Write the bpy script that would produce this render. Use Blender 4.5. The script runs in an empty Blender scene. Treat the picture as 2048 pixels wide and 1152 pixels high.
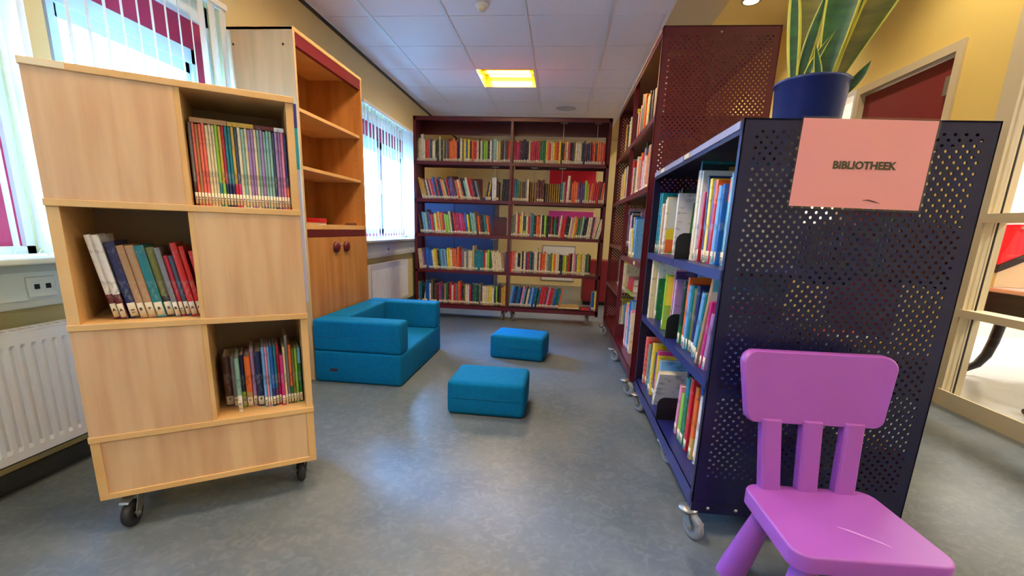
import bpy, math, random
from mathutils import Vector, Matrix
random.seed(7)
scn = bpy.context.scene
COL = scn.collection
R = math.radians

# ------------------------------------------------------------------ camera
def cam_setup():
    yaw, pi, ro = R(-5.47), R(13.01), R(-2.07)
    f = Vector((math.sin(yaw)*math.cos(pi), math.cos(yaw)*math.cos(pi), -math.sin(pi)))
    r = Vector((math.cos(yaw), -math.sin(yaw), 0)); d = f.cross(r)
    r2 = r*math.cos(ro)+d*math.sin(ro); d2 = -r*math.sin(ro)+d*math.cos(ro)
    cam = bpy.data.cameras.new('camera'); o = bpy.data.objects.new('camera', cam); COL.objects.link(o)
    m = Matrix((( r2.x, -d2.x, -f.x, 0), (r2.y, -d2.y, -f.y, 0), (r2.z, -d2.z, -f.z, 1.0), (0,0,0,1)))
    o.matrix_world = m
    cam.sensor_width = 36; cam.lens = 911*36/2048; cam.shift_y = (669-576)/2048
    cam.clip_start = .02; cam.clip_end = 200
    scn.camera = o
cam_setup()
# ------------------------------------------------------------------ exposure, world
vs = scn.view_settings
scn.display_settings.display_device = 'sRGB'
vs.view_transform = 'Standard'; vs.look = 'None'; vs.gamma = 1; vs.use_curve_mapping = False
vs.exposure = 0.35
w = bpy.data.worlds.new('sky'); scn.world = w; w.use_nodes = True
bg = w.node_tree.nodes['Background']
bg.inputs[0].default_value = (0.16, 0.44, 1.0, 1); bg.inputs[1].default_value = 80

def area(name, loc, size, energy, color, rot=(0,0,0), size_y=None, portal=False, spread=None):
    l = bpy.data.lights.new(name, 'AREA'); l.energy = energy; l.color = color
    l.shape = 'RECTANGLE'; l.size = size; l.size_y = size_y or size
    if spread: l.spread = R(spread)
    if portal: l.cycles.is_portal = True
    o = bpy.data.objects.new(name, l); o.location = loc; o.rotation_euler = rot; COL.objects.link(o)
    return o
sun = bpy.data.lights.new('bright_sky', 'SUN'); sun.energy = 34; sun.angle = R(20); sun.color = (.03, .32, 1)
so0 = bpy.data.objects.new('bright_sky', sun); COL.objects.link(so0)
so0.rotation_euler = Vector((.80, -.50, -.62)).to_track_quat('-Z', 'Y').to_euler()
# portals let the sky sample through the windows
for nm, y0, y1 in (('window_daylight', .6, 1.63), ('window_daylight', 1.72, 2.72), ('window_daylight', 4.4, 6.1), ('window_daylight', -1.4, .5)):
    area(nm, (-2.2, (y0+y1)/2, 1.5), 1.3, 1, (1,1,1), (0, R(-90), 0), y1-y0, portal=True)

# ------------------------------------------------------------------ materials
def lin(c):
    return tuple(((x/255)/12.92 if x/255 <= .04045 else ((x/255+.055)/1.055)**2.4) for x in c)
MATS = {}
def mat(name, rgb, rough=.5, metal=0, spec=.5, var=0, vscale=8, vec=(1,1,1), bump=0, bscale=60, col2=None, coat=0, detail=4):
    if name in MATS: return MATS[name]
    m = bpy.data.materials.new(name); m.use_nodes = True; MATS[name] = m
    nt = m.node_tree; b = nt.nodes['Principled BSDF']
    c = (*lin(rgb), 1)
    b.inputs['Base Color'].default_value = c
    b.inputs['Roughness'].default_value = rough; b.inputs['Metallic'].default_value = metal
    b.inputs['Specular IOR Level'].default_value = spec
    if coat: b.inputs['Coat Weight'].default_value = coat; b.inputs['Coat Roughness'].default_value = .15
    if var or col2:
        tc = nt.nodes.new('ShaderNodeTexCoord'); mp = nt.nodes.new('ShaderNodeMapping'); mp.inputs['Scale'].default_value = vec
        nz = nt.nodes.new('ShaderNodeTexNoise'); nz.inputs['Scale'].default_value = vscale; nz.inputs['Detail'].default_value = detail
        rp = nt.nodes.new('ShaderNodeValToRGB')
        c2 = (*lin(col2), 1) if col2 else tuple([x*(1-var) for x in c[:3]]+[1])
        rp.color_ramp.elements[0].color = c2; rp.color_ramp.elements[1].color = c
        rp.color_ramp.elements[0].position = .35; rp.color_ramp.elements[1].position = .65
        nt.links.new(tc.outputs['Object'], mp.inputs[0]); nt.links.new(mp.outputs[0], nz.inputs[0])
        nt.links.new(nz.outputs[0], rp.inputs[0]); nt.links.new(rp.outputs[0], b.inputs['Base Color'])
    if bump:
        tc = nt.nodes.new('ShaderNodeTexCoord')
        nz = nt.nodes.new('ShaderNodeTexNoise'); nz.inputs['Scale'].default_value = bscale; nz.inputs['Detail'].default_value = 5
        bp = nt.nodes.new('ShaderNodeBump'); bp.inputs['Strength'].default_value = bump; bp.inputs['Distance'].default_value = .01
        nt.links.new(tc.outputs['Object'], nz.inputs[0]); nt.links.new(nz.outputs[0], bp.inputs['Height']); nt.links.new(bp.outputs[0], b.inputs['Normal'])
    return m
def glassmat(name, fac=.07, tint=(1,1,1), rough=.02):
    m = bpy.data.materials.new(name); m.use_nodes = True; MATS[name] = m
    nt = m.node_tree; nt.nodes.clear()
    out = nt.nodes.new('ShaderNodeOutputMaterial'); mx = nt.nodes.new('ShaderNodeMixShader')
    tr = nt.nodes.new('ShaderNodeBsdfTransparent'); gl = nt.nodes.new('ShaderNodeBsdfGlossy')
    tr.inputs[0].default_value = (*tint, 1); gl.inputs['Roughness'].default_value = rough
    mx.inputs[0].default_value = fac
    nt.links.new(tr.outputs[0], mx.inputs[1]); nt.links.new(gl.outputs[0], mx.inputs[2]); nt.links.new(mx.outputs[0], out.inputs[0])
    return m
def emis(name, rgb, s):
    m = bpy.data.materials.new(name); m.use_nodes = True; MATS[name] = m
    b = m.node_tree.nodes['Principled BSDF']; b.inputs['Base Color'].default_value = (*lin(rgb), 1)
    b.inputs['Emission Color'].default_value = (*lin(rgb), 1); b.inputs['Emission Strength'].default_value = s
    return m
M = dict(
    wall=mat('wall_paint', (208,190,136), .85, bump=.08, bscale=180),
    wallr=mat('yellow_wall_paint', (236,202,108), .8, bump=.08, bscale=180),
    white=mat('white_paint', (232,230,228), .5),
    cream=mat('cream_frame_paint', (214,196,156), .45),
    birch=mat('birch_laminate', (216,172,122), .42, vscale=3.2, vec=(7,7,.55), col2=(200,150,102), bump=.02, bscale=90),
    birche=mat('birch_edge_banding', (220,172,108), .4, vscale=3, vec=(2,2,2), col2=(210,160,94)),
    beech=mat('beech_laminate', (194,132,68), .38, vscale=3.0, vec=(6,6,.5), col2=(172,108,50)),
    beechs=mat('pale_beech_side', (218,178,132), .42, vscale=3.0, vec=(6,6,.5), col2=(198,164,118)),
    maroon=mat('maroon_powder_coat', (92,16,26), .33, bump=.03, bscale=400),
    navy=mat('navy_powder_coat', (19,19,57), .33, bump=.03, bscale=400),
    navye=mat('navy_shelf_coat', (32,37,98), .35),
    door=mat('dark_red_door', (128,22,28), .5),
    teal=mat('teal_felt', (2,112,158), .9, spec=.15, var=.12, vscale=30, bump=.25, bscale=500),
    teald=mat('teal_felt_front', (10,108,132), .9, spec=.15, var=.2, vscale=9, bump=.25, bscale=500),
    purple=mat('purple_plastic', (158,78,166), .42, var=.06, vscale=5, bump=.03, bscale=300),
    rad=mat('radiator_enamel', (222,220,226), .4),
    trunk=mat('cable_trunk_plastic', (206,204,196), .5),
    slat=mat('blind_fabric', (236,234,224), .7),
    red=mat('window_red_paint', (170,20,60), .45),
    chrome=mat('galvanised_steel', (160,158,152), .38, metal=.8, spec=.5),
    rubber=mat('grey_rubber_tyre', (134,132,130), .6),
    brubber=mat('black_rubber_tyre', (34,34,36), .55),
    black=mat('black_metal', (16,16,20), .4),
    dark=mat('dark_void', (20,18,18), .9),
    paper=mat('book_pages', (226,214,186), .9, var=.12, vscale=220, vec=(1,.05,.05)),
    label=mat('spine_sticker', (218,204,172), .6),
    ink=mat('black_ink', (24,18,18), .6),
    pink=mat('pink_paper', (240,146,142), .55, var=.02, vscale=3),
    pot=mat('navy_pot_glaze', (28,40,96), .38),
    soil=mat('potting_soil', (50,34,24), .95, var=.4, vscale=60, bump=.6, bscale=80),
    leafg=mat('sansevieria_green', (48,92,30), .42, vscale=12, vec=(1,1,4), col2=(30,66,24)),
    leafy=mat('sansevieria_yellow_margin', (206,190,60), .42, var=.12, vscale=20),
    leafo=mat('sansevieria_olive', (126,112,30), .42, vscale=10, vec=(1,1,4), col2=(96,92,26)),
    glass=glassmat('window_glass', .07), film=glassmat('laminate_film', .05, rough=.18),
    steelw=mat('white_plastic', (230,228,222), .4),
)
def translucent_slat(m):
    nt = m.node_tree; b = nt.nodes['Principled BSDF']; out = nt.nodes['Material Output']
    tl = nt.nodes.new('ShaderNodeBsdfTranslucent'); tl.inputs[0].default_value = (*lin((236,236,228)),1)
    mx = nt.nodes.new('ShaderNodeMixShader'); mx.inputs[0].default_value = .45
    nt.links.new(b.outputs[0], mx.inputs[1]); nt.links.new(tl.outputs[0], mx.inputs[2]); nt.links.new(mx.outputs[0], out.inputs[0])
translucent_slat(M['slat'])
# floor: mottled marmoleum
def floor_mat(name, a, b, c, rough):
    m = bpy.data.materials.new(name); m.use_nodes = True; nt = m.node_tree; p = nt.nodes['Principled BSDF']
    tc = nt.nodes.new('ShaderNodeTexCoord')
    n1 = nt.nodes.new('ShaderNodeTexNoise'); n1.inputs['Scale'].default_value = 2.2; n1.inputs['Detail'].default_value = 7; n1.inputs['Distortion'].default_value = .6
    n2 = nt.nodes.new('ShaderNodeTexNoise'); n2.inputs['Scale'].default_value = 26; n2.inputs['Detail'].default_value = 8; n2.inputs['Distortion'].default_value = 1.2
    r1 = nt.nodes.new('ShaderNodeValToRGB'); r2 = nt.nodes.new('ShaderNodeValToRGB')
    r1.color_ramp.elements[0].position = .35; r1.color_ramp.elements[1].position = .65
    r1.color_ramp.elements[0].color = (*lin(a),1); r1.color_ramp.elements[1].color = (*lin(b),1)
    r2.color_ramp.elements[0].position = .45; r2.color_ramp.elements[1].position = .72
    r2.color_ramp.elements[0].color = (0,0,0,1); r2.color_ramp.elements[1].color = (1,1,1,1)
    mx = nt.nodes.new('ShaderNodeMix'); mx.data_type = 'RGBA'; mx.inputs[7].default_value = (*lin(c),1)
    ml = nt.nodes.new('ShaderNodeMath'); ml.operation = 'MULTIPLY'; ml.inputs[1].default_value = .55
    L = nt.links.new
    L(tc.outputs['Object'], n1.inputs[0]); L(tc.outputs['Object'], n2.inputs[0]); L(n1.outputs[0], r1.inputs[0]); L(n2.outputs[0], r2.inputs[0])
    L(r2.outputs[0], ml.inputs[0]); L(ml.outputs[0], mx.inputs[0]); L(r1.outputs[0], mx.inputs[6]); L(mx.outputs[2], p.inputs['Base Color'])
    p.inputs['Roughness'].default_value = rough; p.inputs['Specular IOR Level'].default_value = .45
    return m
M['floor'] = floor_mat('grey_marmoleum', (84,94,98), (106,111,110), (124,128,126), .34)
M['floor2'] = floor_mat('pale_floor', (186,190,200), (200,202,206), (214,214,216), .3)
M['tile'] = mat('ceiling_tile', (246,234,232), .9, var=.05, vscale=140, bump=.15, bscale=240)

# book covers: a base colour with faint print in a second tone
PAL = dict(red=(200,28,30), crimson=(178,16,52), orange=(232,104,28), salmon=(236,110,92), gold=(206,160,60), yellow=(238,204,40), cream=(228,208,164),
    white=(232,228,222), grey=(120,122,128), black=(26,24,28), brown=(92,52,36), maroon=(96,22,34), navy=(28,34,86), blue=(22,92,176), skyblue=(108,168,214),
    teal=(10,120,130), mint=(140,180,160), green=(30,110,56), lime=(142,190,40), olive=(110,108,48), purple=(92,50,110), lilac=(170,130,176), pink=(232,136,166),
    magenta=(206,40,120), tan=(178,134,92), forest=(24,60,46), umber=(52,34,26), slate=(60,72,92))
CNAME = dict(skyblue='light blue', forest='dark green', umber='dark brown', slate='slate blue', navy='navy blue')
KEYS = list(PAL)
def cover_mat(k):
    nm = 'cover_'+k
    if nm in MATS: return MATS[nm]
    m = mat(nm, PAL[k], .35, coat=.3)
    nt = m.node_tree; b = nt.nodes['Principled BSDF']
    tc = nt.nodes.new('ShaderNodeTexCoord'); mp = nt.nodes.new('ShaderNodeMapping'); mp.inputs['Scale'].default_value = (60,18,42)
    oi = nt.nodes.new('ShaderNodeObjectInfo'); ad = nt.nodes.new('ShaderNodeVectorMath'); ad.operation = 'ADD'
    nz = nt.nodes.new('ShaderNodeTexNoise'); nz.inputs['Scale'].default_value = 1; nz.inputs['Detail'].default_value = 3
    rp = nt.nodes.new('ShaderNodeValToRGB'); c = lin(PAL[k]); lum = sum(c)/3
    c2 = tuple(x*.62 for x in c) if lum > .28 else tuple(min(1, x*.8+.10) for x in c)
    rp.color_ramp.elements[0].color = (*c,1); rp.color_ramp.elements[1].color = (*c2,1)
    rp.color_ramp.elements[0].position = .56; rp.color_ramp.elements[1].position = .66
    L = nt.links.new
    L(tc.outputs['Object'], mp.inputs[0]); L(mp.outputs[0], ad.inputs[0]); L(oi.outputs['Location'], ad.inputs[1]); L(ad.outputs[0], nz.inputs[0])
    L(nz.outputs[0], rp.inputs[0]); L(rp.outputs[0], b.inputs['Base Color'])
    return m

# ------------------------------------------------------------------ mesh helpers
class MB:
    def __init__(s): s.v=[]; s.f=[]; s.m=[]; s.sm=[]
    def add(s, vs, fs, mi=0, smooth=False):
        n=len(s.v); s.v += [tuple(p) for p in vs]
        for f in fs: s.f.append(tuple(i+n for i in f)); s.m.append(mi); s.sm.append(smooth)
        return s
    def box(s, x0,x1,y0,y1,z0,z1, mi=0, mx=None):
        vs=[(x0,y0,z0),(x1,y0,z0),(x1,y1,z0),(x0,y1,z0),(x0,y0,z1),(x1,y0,z1),(x1,y1,z1),(x0,y1,z1)]
        if mx is not None: vs=[mx@Vector(p) for p in vs]
        return s.add(vs, [(0,3,2,1),(4,5,6,7),(0,1,5,4),(1,2,6,5),(2,3,7,6),(3,0,4,7)], mi)
    def rbox(s, x0,x1,y0,y1,z0,z1, r=.02, seg=4, mi=0, mx=None, puff=0):
        # box with rounded edges and corners
        cx,cy,cz=(x0+x1)/2,(y0+y1)/2,(z0+z1)/2; hx,hy,hz=(x1-x0)/2,(y1-y0)/2,(z1-z0)/2
        r=min(r,hx,hy,hz)
        def axis(h):
            a=[-h+r*(1-math.cos(i*math.pi/2/seg)) for i in range(seg)]+[-h+r]
            k=4; mid=[-h+r+(2*h-2*r)*j/k for j in range(1,k)]
            return a+mid+[-t for t in reversed(a)]
        ax=(axis(hx),axis(hy),axis(hz)); H=(hx,hy,hz); pts={}; vs=[]; fs=[]
        def vid(p):
            q=tuple(round(t,6) for t in p)
            if q not in pts:
                c=[max(-H[i]+r,min(H[i]-r,p[i])) for i in range(3)]; d=Vector([p[i]-c[i] for i in range(3)])
                if d.length>1e-9: d=d.normalized()*r
                o=[c[i]+d[i] for i in range(3)]
                if puff:
                    for i in range(3):
                        j,k=(i+1)%3,(i+2)%3
                        o[i]*=1+puff*(1-(p[j]/H[j])**2)*(1-(p[k]/H[k])**2)
                o=Vector((o[0]+cx,o[1]+cy,o[2]+cz)); pts[q]=len(vs); vs.append(mx@o if mx is not None else o)
            return pts[q]
        for i in range(3):
            j,k=(i+1)%3,(i+2)%3
            for sgn in (-1,1):
                A=ax[j];B=ax[k]
                for a in range(len(A)-1):
                    for b in range(len(B)-1):
                        q=[]
                        for (u,v) in ((A[a],B[b]),(A[a+1],B[b]),(A[a+1],B[b+1]),(A[a],B[b+1])):
                            p=[0,0,0]; p[i]=sgn*H[i]; p[j]=u; p[k]=v; q.append(vid(p))
                        if sgn<0: q.reverse()
                        fs.append(tuple(q))
        return s.add(vs,fs,mi,True)
    def cyl(s, p0, p1, r0, r1=None, n=16, mi=0, caps=True, smooth=True):
        p0=Vector(p0);p1=Vector(p1); r1=r0 if r1 is None else r1
        d=(p1-p0).normalized(); a=d.orthogonal().normalized(); b=d.cross(a)
        vs=[];
        for p,r in ((p0,r0),(p1,r1)):
            for i in range(n):
                t=2*math.pi*i/n; vs.append(p+a*math.cos(t)*r+b*math.sin(t)*r)
        fs=[(i,(i+1)%n,n+(i+1)%n,n+i) for i in range(n)]
        s.add(vs,fs,mi,smooth)
        if caps: s.add(vs[:n],[tuple(reversed(range(n)))],mi); s.add(vs[n:],[tuple(range(n))],mi)
        return s
    def tube(s, pts, r, n=8, mi=0):
        pts=[Vector(p) for p in pts]; rings=[]
        a=None
        for i,p in enumerate(pts):
            d=(pts[min(i+1,len(pts)-1)]-pts[max(i-1,0)]).normalized()
            a=(d.orthogonal() if a is None else (a-d*a.dot(d))).normalized(); b=d.cross(a)
            rr=r[i] if isinstance(r,(list,tuple)) else r
            rings.append([p+a*math.cos(2*math.pi*k/n)*rr+b*math.sin(2*math.pi*k/n)*rr for k in range(n)])
        vs=[v for g in rings for v in g]; fs=[]
        for i in range(len(pts)-1):
            for k in range(n): fs.append((i*n+k,i*n+(k+1)%n,(i+1)*n+(k+1)%n,(i+1)*n+k))
        fs.append(tuple(reversed(range(n)))); fs.append(tuple((len(pts)-1)*n+k for k in range(n)))
        return s.add(vs,fs,mi,True)
    def lathe(s, prof, n=32, c=(0,0,0), mi=0, axis='z'):
        vs=[]; fs=[]
        for r,z in prof:
            for i in range(n):
                t=2*math.pi*i/n; x,y=r*math.cos(t),r*math.sin(t)
                vs.append((c[0]+x,c[1]+y,c[2]+z) if axis=='z' else (c[0]+z,c[1]+x,c[2]+y))
        for j in range(len(prof)-1):
            for i in range(n): fs.append((j*n+i,j*n+(i+1)%n,(j+1)*n+(i+1)%n,(j+1)*n+i))
        return s.add(vs,fs,mi,True)
    def prism(s, poly, y0, y1, mi=0, plane='xz', mx=None):
        # polygon extruded along the third axis
        n=len(poly)
        def P(a,b,t): 
            p={'xz':(a,t,b),'xy':(a,b,t),'yz':(t,a,b)}[plane]; return mx@Vector(p) if mx is not None else p
        vs=[P(a,b,y0) for a,b in poly]+[P(a,b,y1) for a,b in poly]
        fs=[tuple(range(n)),tuple(reversed(range(n,2*n)))]+[(i,n+i,n+(i+1)%n,(i+1)%n) for i in range(n)]
        return s.add(vs,fs,mi)
    def mesh(s, name, mats):
        me=bpy.data.meshes.new(name); me.from_pydata(s.v,[],s.f)
        for m in mats: me.materials.append(m)
        me.polygons.foreach_set('material_index', s.m); me.polygons.foreach_set('use_smooth', s.sm)
        me.update(); return me
def obj(name, mb, mats, parent=None, loc=None, rot=None, bevel=0, fixn=True):
    if not isinstance(mats,(list,tuple)): mats=[mats]
    me = mb.mesh(name, mats) if isinstance(mb, MB) else mb
    if isinstance(mb, MB) and fixn:
        import bmesh
        b=bmesh.new(); b.from_mesh(me); bmesh.ops.recalc_face_normals(b, faces=b.faces); b.to_mesh(me); b.free()
    o=bpy.data.objects.new(name, me); COL.objects.link(o)
    if parent: o.parent=parent
    if loc: o.location=loc
    if rot: o.rotation_euler=rot
    if bevel:
        md=o.modifiers.new('bevel','BEVEL'); md.width=bevel; md.segments=2; md.limit_method='ANGLE'; md.angle_limit=R(40)
    return o
def tag(o, label=None, cat=None, group=None, kind=None):
    if label: o['label']=label
    if cat: o['category']=cat
    if group: o['group']=group
    if kind: o['kind']=kind
    return o
def thing(name, label, cat, loc=(0,0,0), rz=0, group=None):
    o=bpy.data.objects.new(name,None); o.empty_display_size=.05; COL.objects.link(o); o.location=loc; o.rotation_euler=(0,0,rz)
    return tag(o,label,cat,group)
def struct(name, mb, m, label=None): return tag(obj(name,mb,m), label, None, None, 'structure')
def rrect(x0,x1,z0,z1,r,n=5):
    out=[]
    for cx,cz,a in ((x1-r,z1-r,0),(x0+r,z1-r,90),(x0+r,z0+r,180),(x1-r,z0+r,270)):
        for i in range(n+1):
            t=R(a+90*i/n); out.append((cx+r*math.cos(t),cz+r*math.sin(t)))
    return out
def text_mesh(s, size, bold=0, shear=0, align='CENTER', ext=.0004):
    c=bpy.data.curves.new('lettering','FONT'); c.body=s; c.size=size; c.offset=bold; c.shear=shear; c.align_x=align; c.align_y='CENTER'; c.extrude=ext; c.resolution_u=3
    o=bpy.data.objects.new('lettering',c); COL.objects.link(o)
    dg=bpy.context.evaluated_depsgraph_get(); me=bpy.data.meshes.new_from_object(o.evaluated_get(dg))
    bpy.data.objects.remove(o); bpy.data.curves.remove(c)
    return me
def split_x(mb,xm):
    out=[]
    for side in (0,1):
        q=MB()
        for i in range(0,len(mb.v),8):
            vs=mb.v[i:i+8]
            if (sum(p[0] for p in vs)/8>xm)==bool(side): q.add(vs,[(0,3,2,1),(4,5,6,7),(0,1,5,4),(1,2,6,5),(2,3,7,6),(3,0,4,7)],0)
        out.append(q)
    return out
TXT={}
def letter(s,size,bold=0):
    k=(s,size,bold)
    if k not in TXT:
        me=text_mesh(s,size,bold); me.materials.clear(); me.materials.append(M['ink']); TXT[k]=me
    return TXT[k]

# ------------------------------------------------------------------ setting
CZ=2.5625; XL=-1.95; XR=2.52; YB=-2.6; YF=8.6; HC=3.42
struct('floor', MB().box(-2.15,XR+.06,YB-.1,YF+.1,-.1,0), M['floor'], 'mottled grey marmoleum floor')
WIN=[(-1.4,.5),(.6,1.63),(1.72,2.72),(4.4,6.1)]
WZ0,WZ1=.84,2.15
b=MB().box(-2.15,XL,YB,YF,0,WZ0).box(-2.15,XL,YB,YF,WZ1,HC+.1)
ys=[YB]+[t for w_ in WIN for t in w_]+[YF]
for i in range(0,len(ys),2): b.box(-2.15,XL,ys[i],ys[i+1],WZ0,WZ1)
struct('wall_left', b, M['wall'], 'beige yellow wall with the windows')
struct('wall_back', MB().box(-2.15,XR+3.6,YB-.15,YB,0,HC+.1), M['wall'])
struct('wall_far', MB().box(-2.15,XR+.1,YF,YF+.15,0,HC+.1), mat('far_wall_paint',(226,206,150),.85))
# right wall: yellow plaster with a red door and a glazed partition
DY0,DY1,DZ=3.59,4.58,2.235
b=MB()
b.box(XR,XR+.12,3.16,DY0-.05,0,HC+.1).box(XR,XR+.12,DY0-.05,DY1+.05,DZ+.06,HC+.1).box(XR,XR+.12,DY1+.05,YF,2.30,HC+.1).box(XR,XR+.12,5.5,YF,0,2.30).box(XR,XR+.12,DY1+.05,5.5,0,.9)
b.box(XR,XR+.12,YB,3.16,2.35,HC+.1)
struct('wall_right', b, M['wallr'], 'yellow wall on the right')
b=MB().box(XR-.02,XR+.13,DY0-.055,DY0,0,DZ+.06).box(XR-.02,XR+.13,DY1,DY1+.055,0,DZ+.06).box(XR-.02,XR+.13,DY0,DY1,DZ,DZ+.06)
dr=struct('door_1', MB().box(XR+.03,XR+.07,DY0+.003,DY1-.003,.01,DZ-.012), M['door'], 'dark red door in the yellow wall')
obj('door_frame', b, M['cream'], dr)
obj('door_closer', MB().box(XR+.0,XR+.028,DY0+.01,DY0+.07,1.98,2.10), M['chrome'], dr)
obj('door_handle', MB().cyl((XR+.03,DY1-.08,1.05),(XR-.02,DY1-.08,1.05),.01).cyl((XR-.02,DY1-.08,1.05),(XR-.02,DY1-.2,1.05),.009), M['chrome'], dr)
# sidelight window beyond the door
wn=struct('window_5', MB().box(XR+.04,XR+.055,DY1+.1,5.46,.94,2.26), M['glass'], 'sidelight beyond the red door')
obj('window_frame', MB().box(XR-.01,XR+.11,DY1+.055,DY1+.1,.9,2.3).box(XR-.01,XR+.11,5.46,5.5,.9,2.3).box(XR-.01,XR+.11,DY1+.1,5.46,2.26,2.3).box(XR-.01,XR+.11,DY1+.1,5.46,.9,.94), M['white'], wn)
# glazed partition
PY1=3.16; PY0=-.8
b=MB(); b.box(XR-.03,XR+.09,PY1-.115,PY1,0,2.35); b.box(XR-.03,XR+.09,1.55,1.63,0,2.35); b.box(XR-.03,XR+.09,PY0,PY0+.08,0,2.35)
for z0,z1,e in ((0,.045,.015),(.57,.615,.02),(1.135,1.185,.02),(2.30,2.35,.01)): b.box(XR-.03-e*.5,XR+.09,PY0,PY1-.1,z0,z1)
b.box(XR-.045,XR-.03,PY0,PY1-.1,0,.10)
pf=struct('window_4', b, M['cream'], 'cream framed glazed partition with three rows of panes')
for z0,z1 in ((.045,.57),(.615,1.135),(1.185,2.30)):
    for y0,y1 in ((1.63,PY1-.115),(PY0+.08,1.55)):
        obj('pane', MB().box(XR+.02,XR+.028,y0,y1,z0,z1), M['glass'], pf)
        obj('pane_gasket', MB().box(XR+.012,XR+.02,y0+.03,y0+.036,z0,z1).box(XR+.012,XR+.02,y1-.036,y1-.03,z0,z1), M['black'], pf)
# wall between partition and back
struct('wall_corner', MB().box(XR,XR+.12,YB,PY0,0,2.35), M['wallr'])
# beyond the glass: bright room
struct('floor_side_room', MB().box(XR+.06,6.2,YB,YF+.1,-.1,0), M['floor2'])
struct('wall_side_room', MB().box(6.1,6.2,YB,YF,0,3.0).box(XR+.12,6.2,YF,YF+.1,0,3.0).box(XR+.12,6.2,5.6,5.7,0,3.0), mat('side_room_wall',(236,230,208),.85))
struct('ceiling_side_room', MB().box(XR+.12,6.2,YB,YF,2.8,2.9), M['white'])
# ceiling tiles (600 mm grid)
GX=[-1.95,-1.555,-.955,-.35,.272,.69]; LY=[-2.6+.6*0]
GY=[]; y=5.023
while y>YB: y-=.59
y+=.59
yy=y
GY=[YB]
while yy<YF: GY.append(yy); yy+=.59
GY.append(YF)
LIGHTS=[(-.955,-.35,5.023)]
def near(a,bv): return abs(a-bv)<.02
lamp_cells=[]
b=MB()
for i in range(len(GX)-1):
    for j in range(len(GY)-1):
        x0,x1,y0,y1=GX[i],GX[i+1],GY[j],GY[j+1]
        lamp=(i==2 and (near(y0,5.023) or near(y0,5.023-.59*4) or near(y0,5.023-.59*7) or near(y0,5.023-.59*11)))
        if lamp: lamp_cells.append((x0,x1,y0,y1)); continue
        b.box(x0+.001,x1-.001,y0+.004,y1-.004,CZ,CZ+.02)
struct('ceiling', b, M['tile'], 'white lay-in ceiling tiles')
b=MB()
lc=[c for c in lamp_cells]
# void slab above the tiles with openings over the lamps
ylist=[YB]+[v for c in sorted(lc,key=lambda c:c[2]) for v in (c[2],c[3])]+[YF]
b.box(-2.15,GX[2],YB,YF,CZ+.021,CZ+.05).box(GX[3],.69,YB,YF,CZ+.021,CZ+.05)
for i in range(0,len(ylist),2): b.box(GX[2],GX[3],ylist[i],ylist[i+1],CZ+.021,CZ+.05)
b.box(-2.15,1.05,YB,YF,CZ+.2,CZ+.25)
struct('ceiling_void', b, M['dark'])
b=MB()
for x in GX[1:-1]: b.box(x-.012,x+.012,YB,YF,CZ-.007,CZ+.001)
b.box(XL,XL+.02,YB,YF,CZ-.006,CZ)
struct('trim_1', b, M['white'], 'white ceiling grid runners')
struct('trim_2', MB().box(.675,.70,YB,YF,CZ-.008,CZ+.02), M['white'])
struct('trim_3', MB().box(XL,XL+.012,YB,YF,CZ-.03,CZ-.006), M['black'])
struct('ceiling_soffit', MB().box(.70,1.05,YB,YF,CZ-.002,HC), mat('beige_soffit',(208,184,132),.85), 'beige soffit beside the tiled ceiling')
struct('ceiling_right', MB().box(1.05,XR+.12,YB,YF,HC,HC+.1), mat('cream_high_ceiling',(226,208,160),.85), 'higher cream ceiling on the right')
# baseboards
struct('baseboard_left', MB().box(XL,XL+.015,YB,YF,0,.07), mat('skirting',(60,62,66),.5))
# recessed luminaires; all but the farthest are added out of view for light
def luminaire(x0,x1,y0,y1,label,e):
    cx,cy=(x0+x1)/2,(y0+y1)/2; h=.286
    t=thing('ceiling_light', label, 'ceiling light', (cx,cy,CZ), 0)
    hb=MB(); s=.285
    for a,b_,c,d in ((-s-.01,-s,-s,s),(s,s+.01,-s,s)): hb.box(a,b_,c,d,0,.12)
    hb.box(-s-.01,s+.01,-s-.01,-s,0,.12).box(-s-.01,s+.01,s,s+.01,0,.12)
    obj('reflector', hb, mat('brass_reflector',(236,190,60),.25,metal=.3), t)
    obj('back_plate', MB().box(-s,s,-s,s,.115,.12), mat('brass_reflector',(236,190,60)), t)
    obj('baffle', MB().box(-s,s,-.02,.0,.04,.10), mat('brass_reflector',(236,190,60)), t)
    obj('diffuser', MB().rbox(-s+.05,s-.05,.04,.24,.085,.114,.012,3), emis('lamp_glow',(255,226,150),e) if 'lamp_glow' not in MATS else MATS['lamp_glow'], t)
    l=bpy.data.lights.new('lamp','AREA'); l.shape='RECTANGLE'; l.size=.46; l.size_y=.44; l.energy=LAMP; l.color=(1,.82,.60)
    lo=bpy.data.objects.new('lamp_bulb',l); lo.parent=t; lo.location=(0,0,.075); COL.objects.link(lo)
LAMP=25
for i,c in enumerate(sorted(lamp_cells,key=lambda c:-c[2])):
    luminaire(*c, ['square recessed ceiling light glowing yellow in the tiled ceiling','second recessed ceiling light, added out of view to light the far case','third recessed ceiling light, added out of view to light the room','fourth recessed ceiling light, added out of view at the back of the room'][i], 9)
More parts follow.
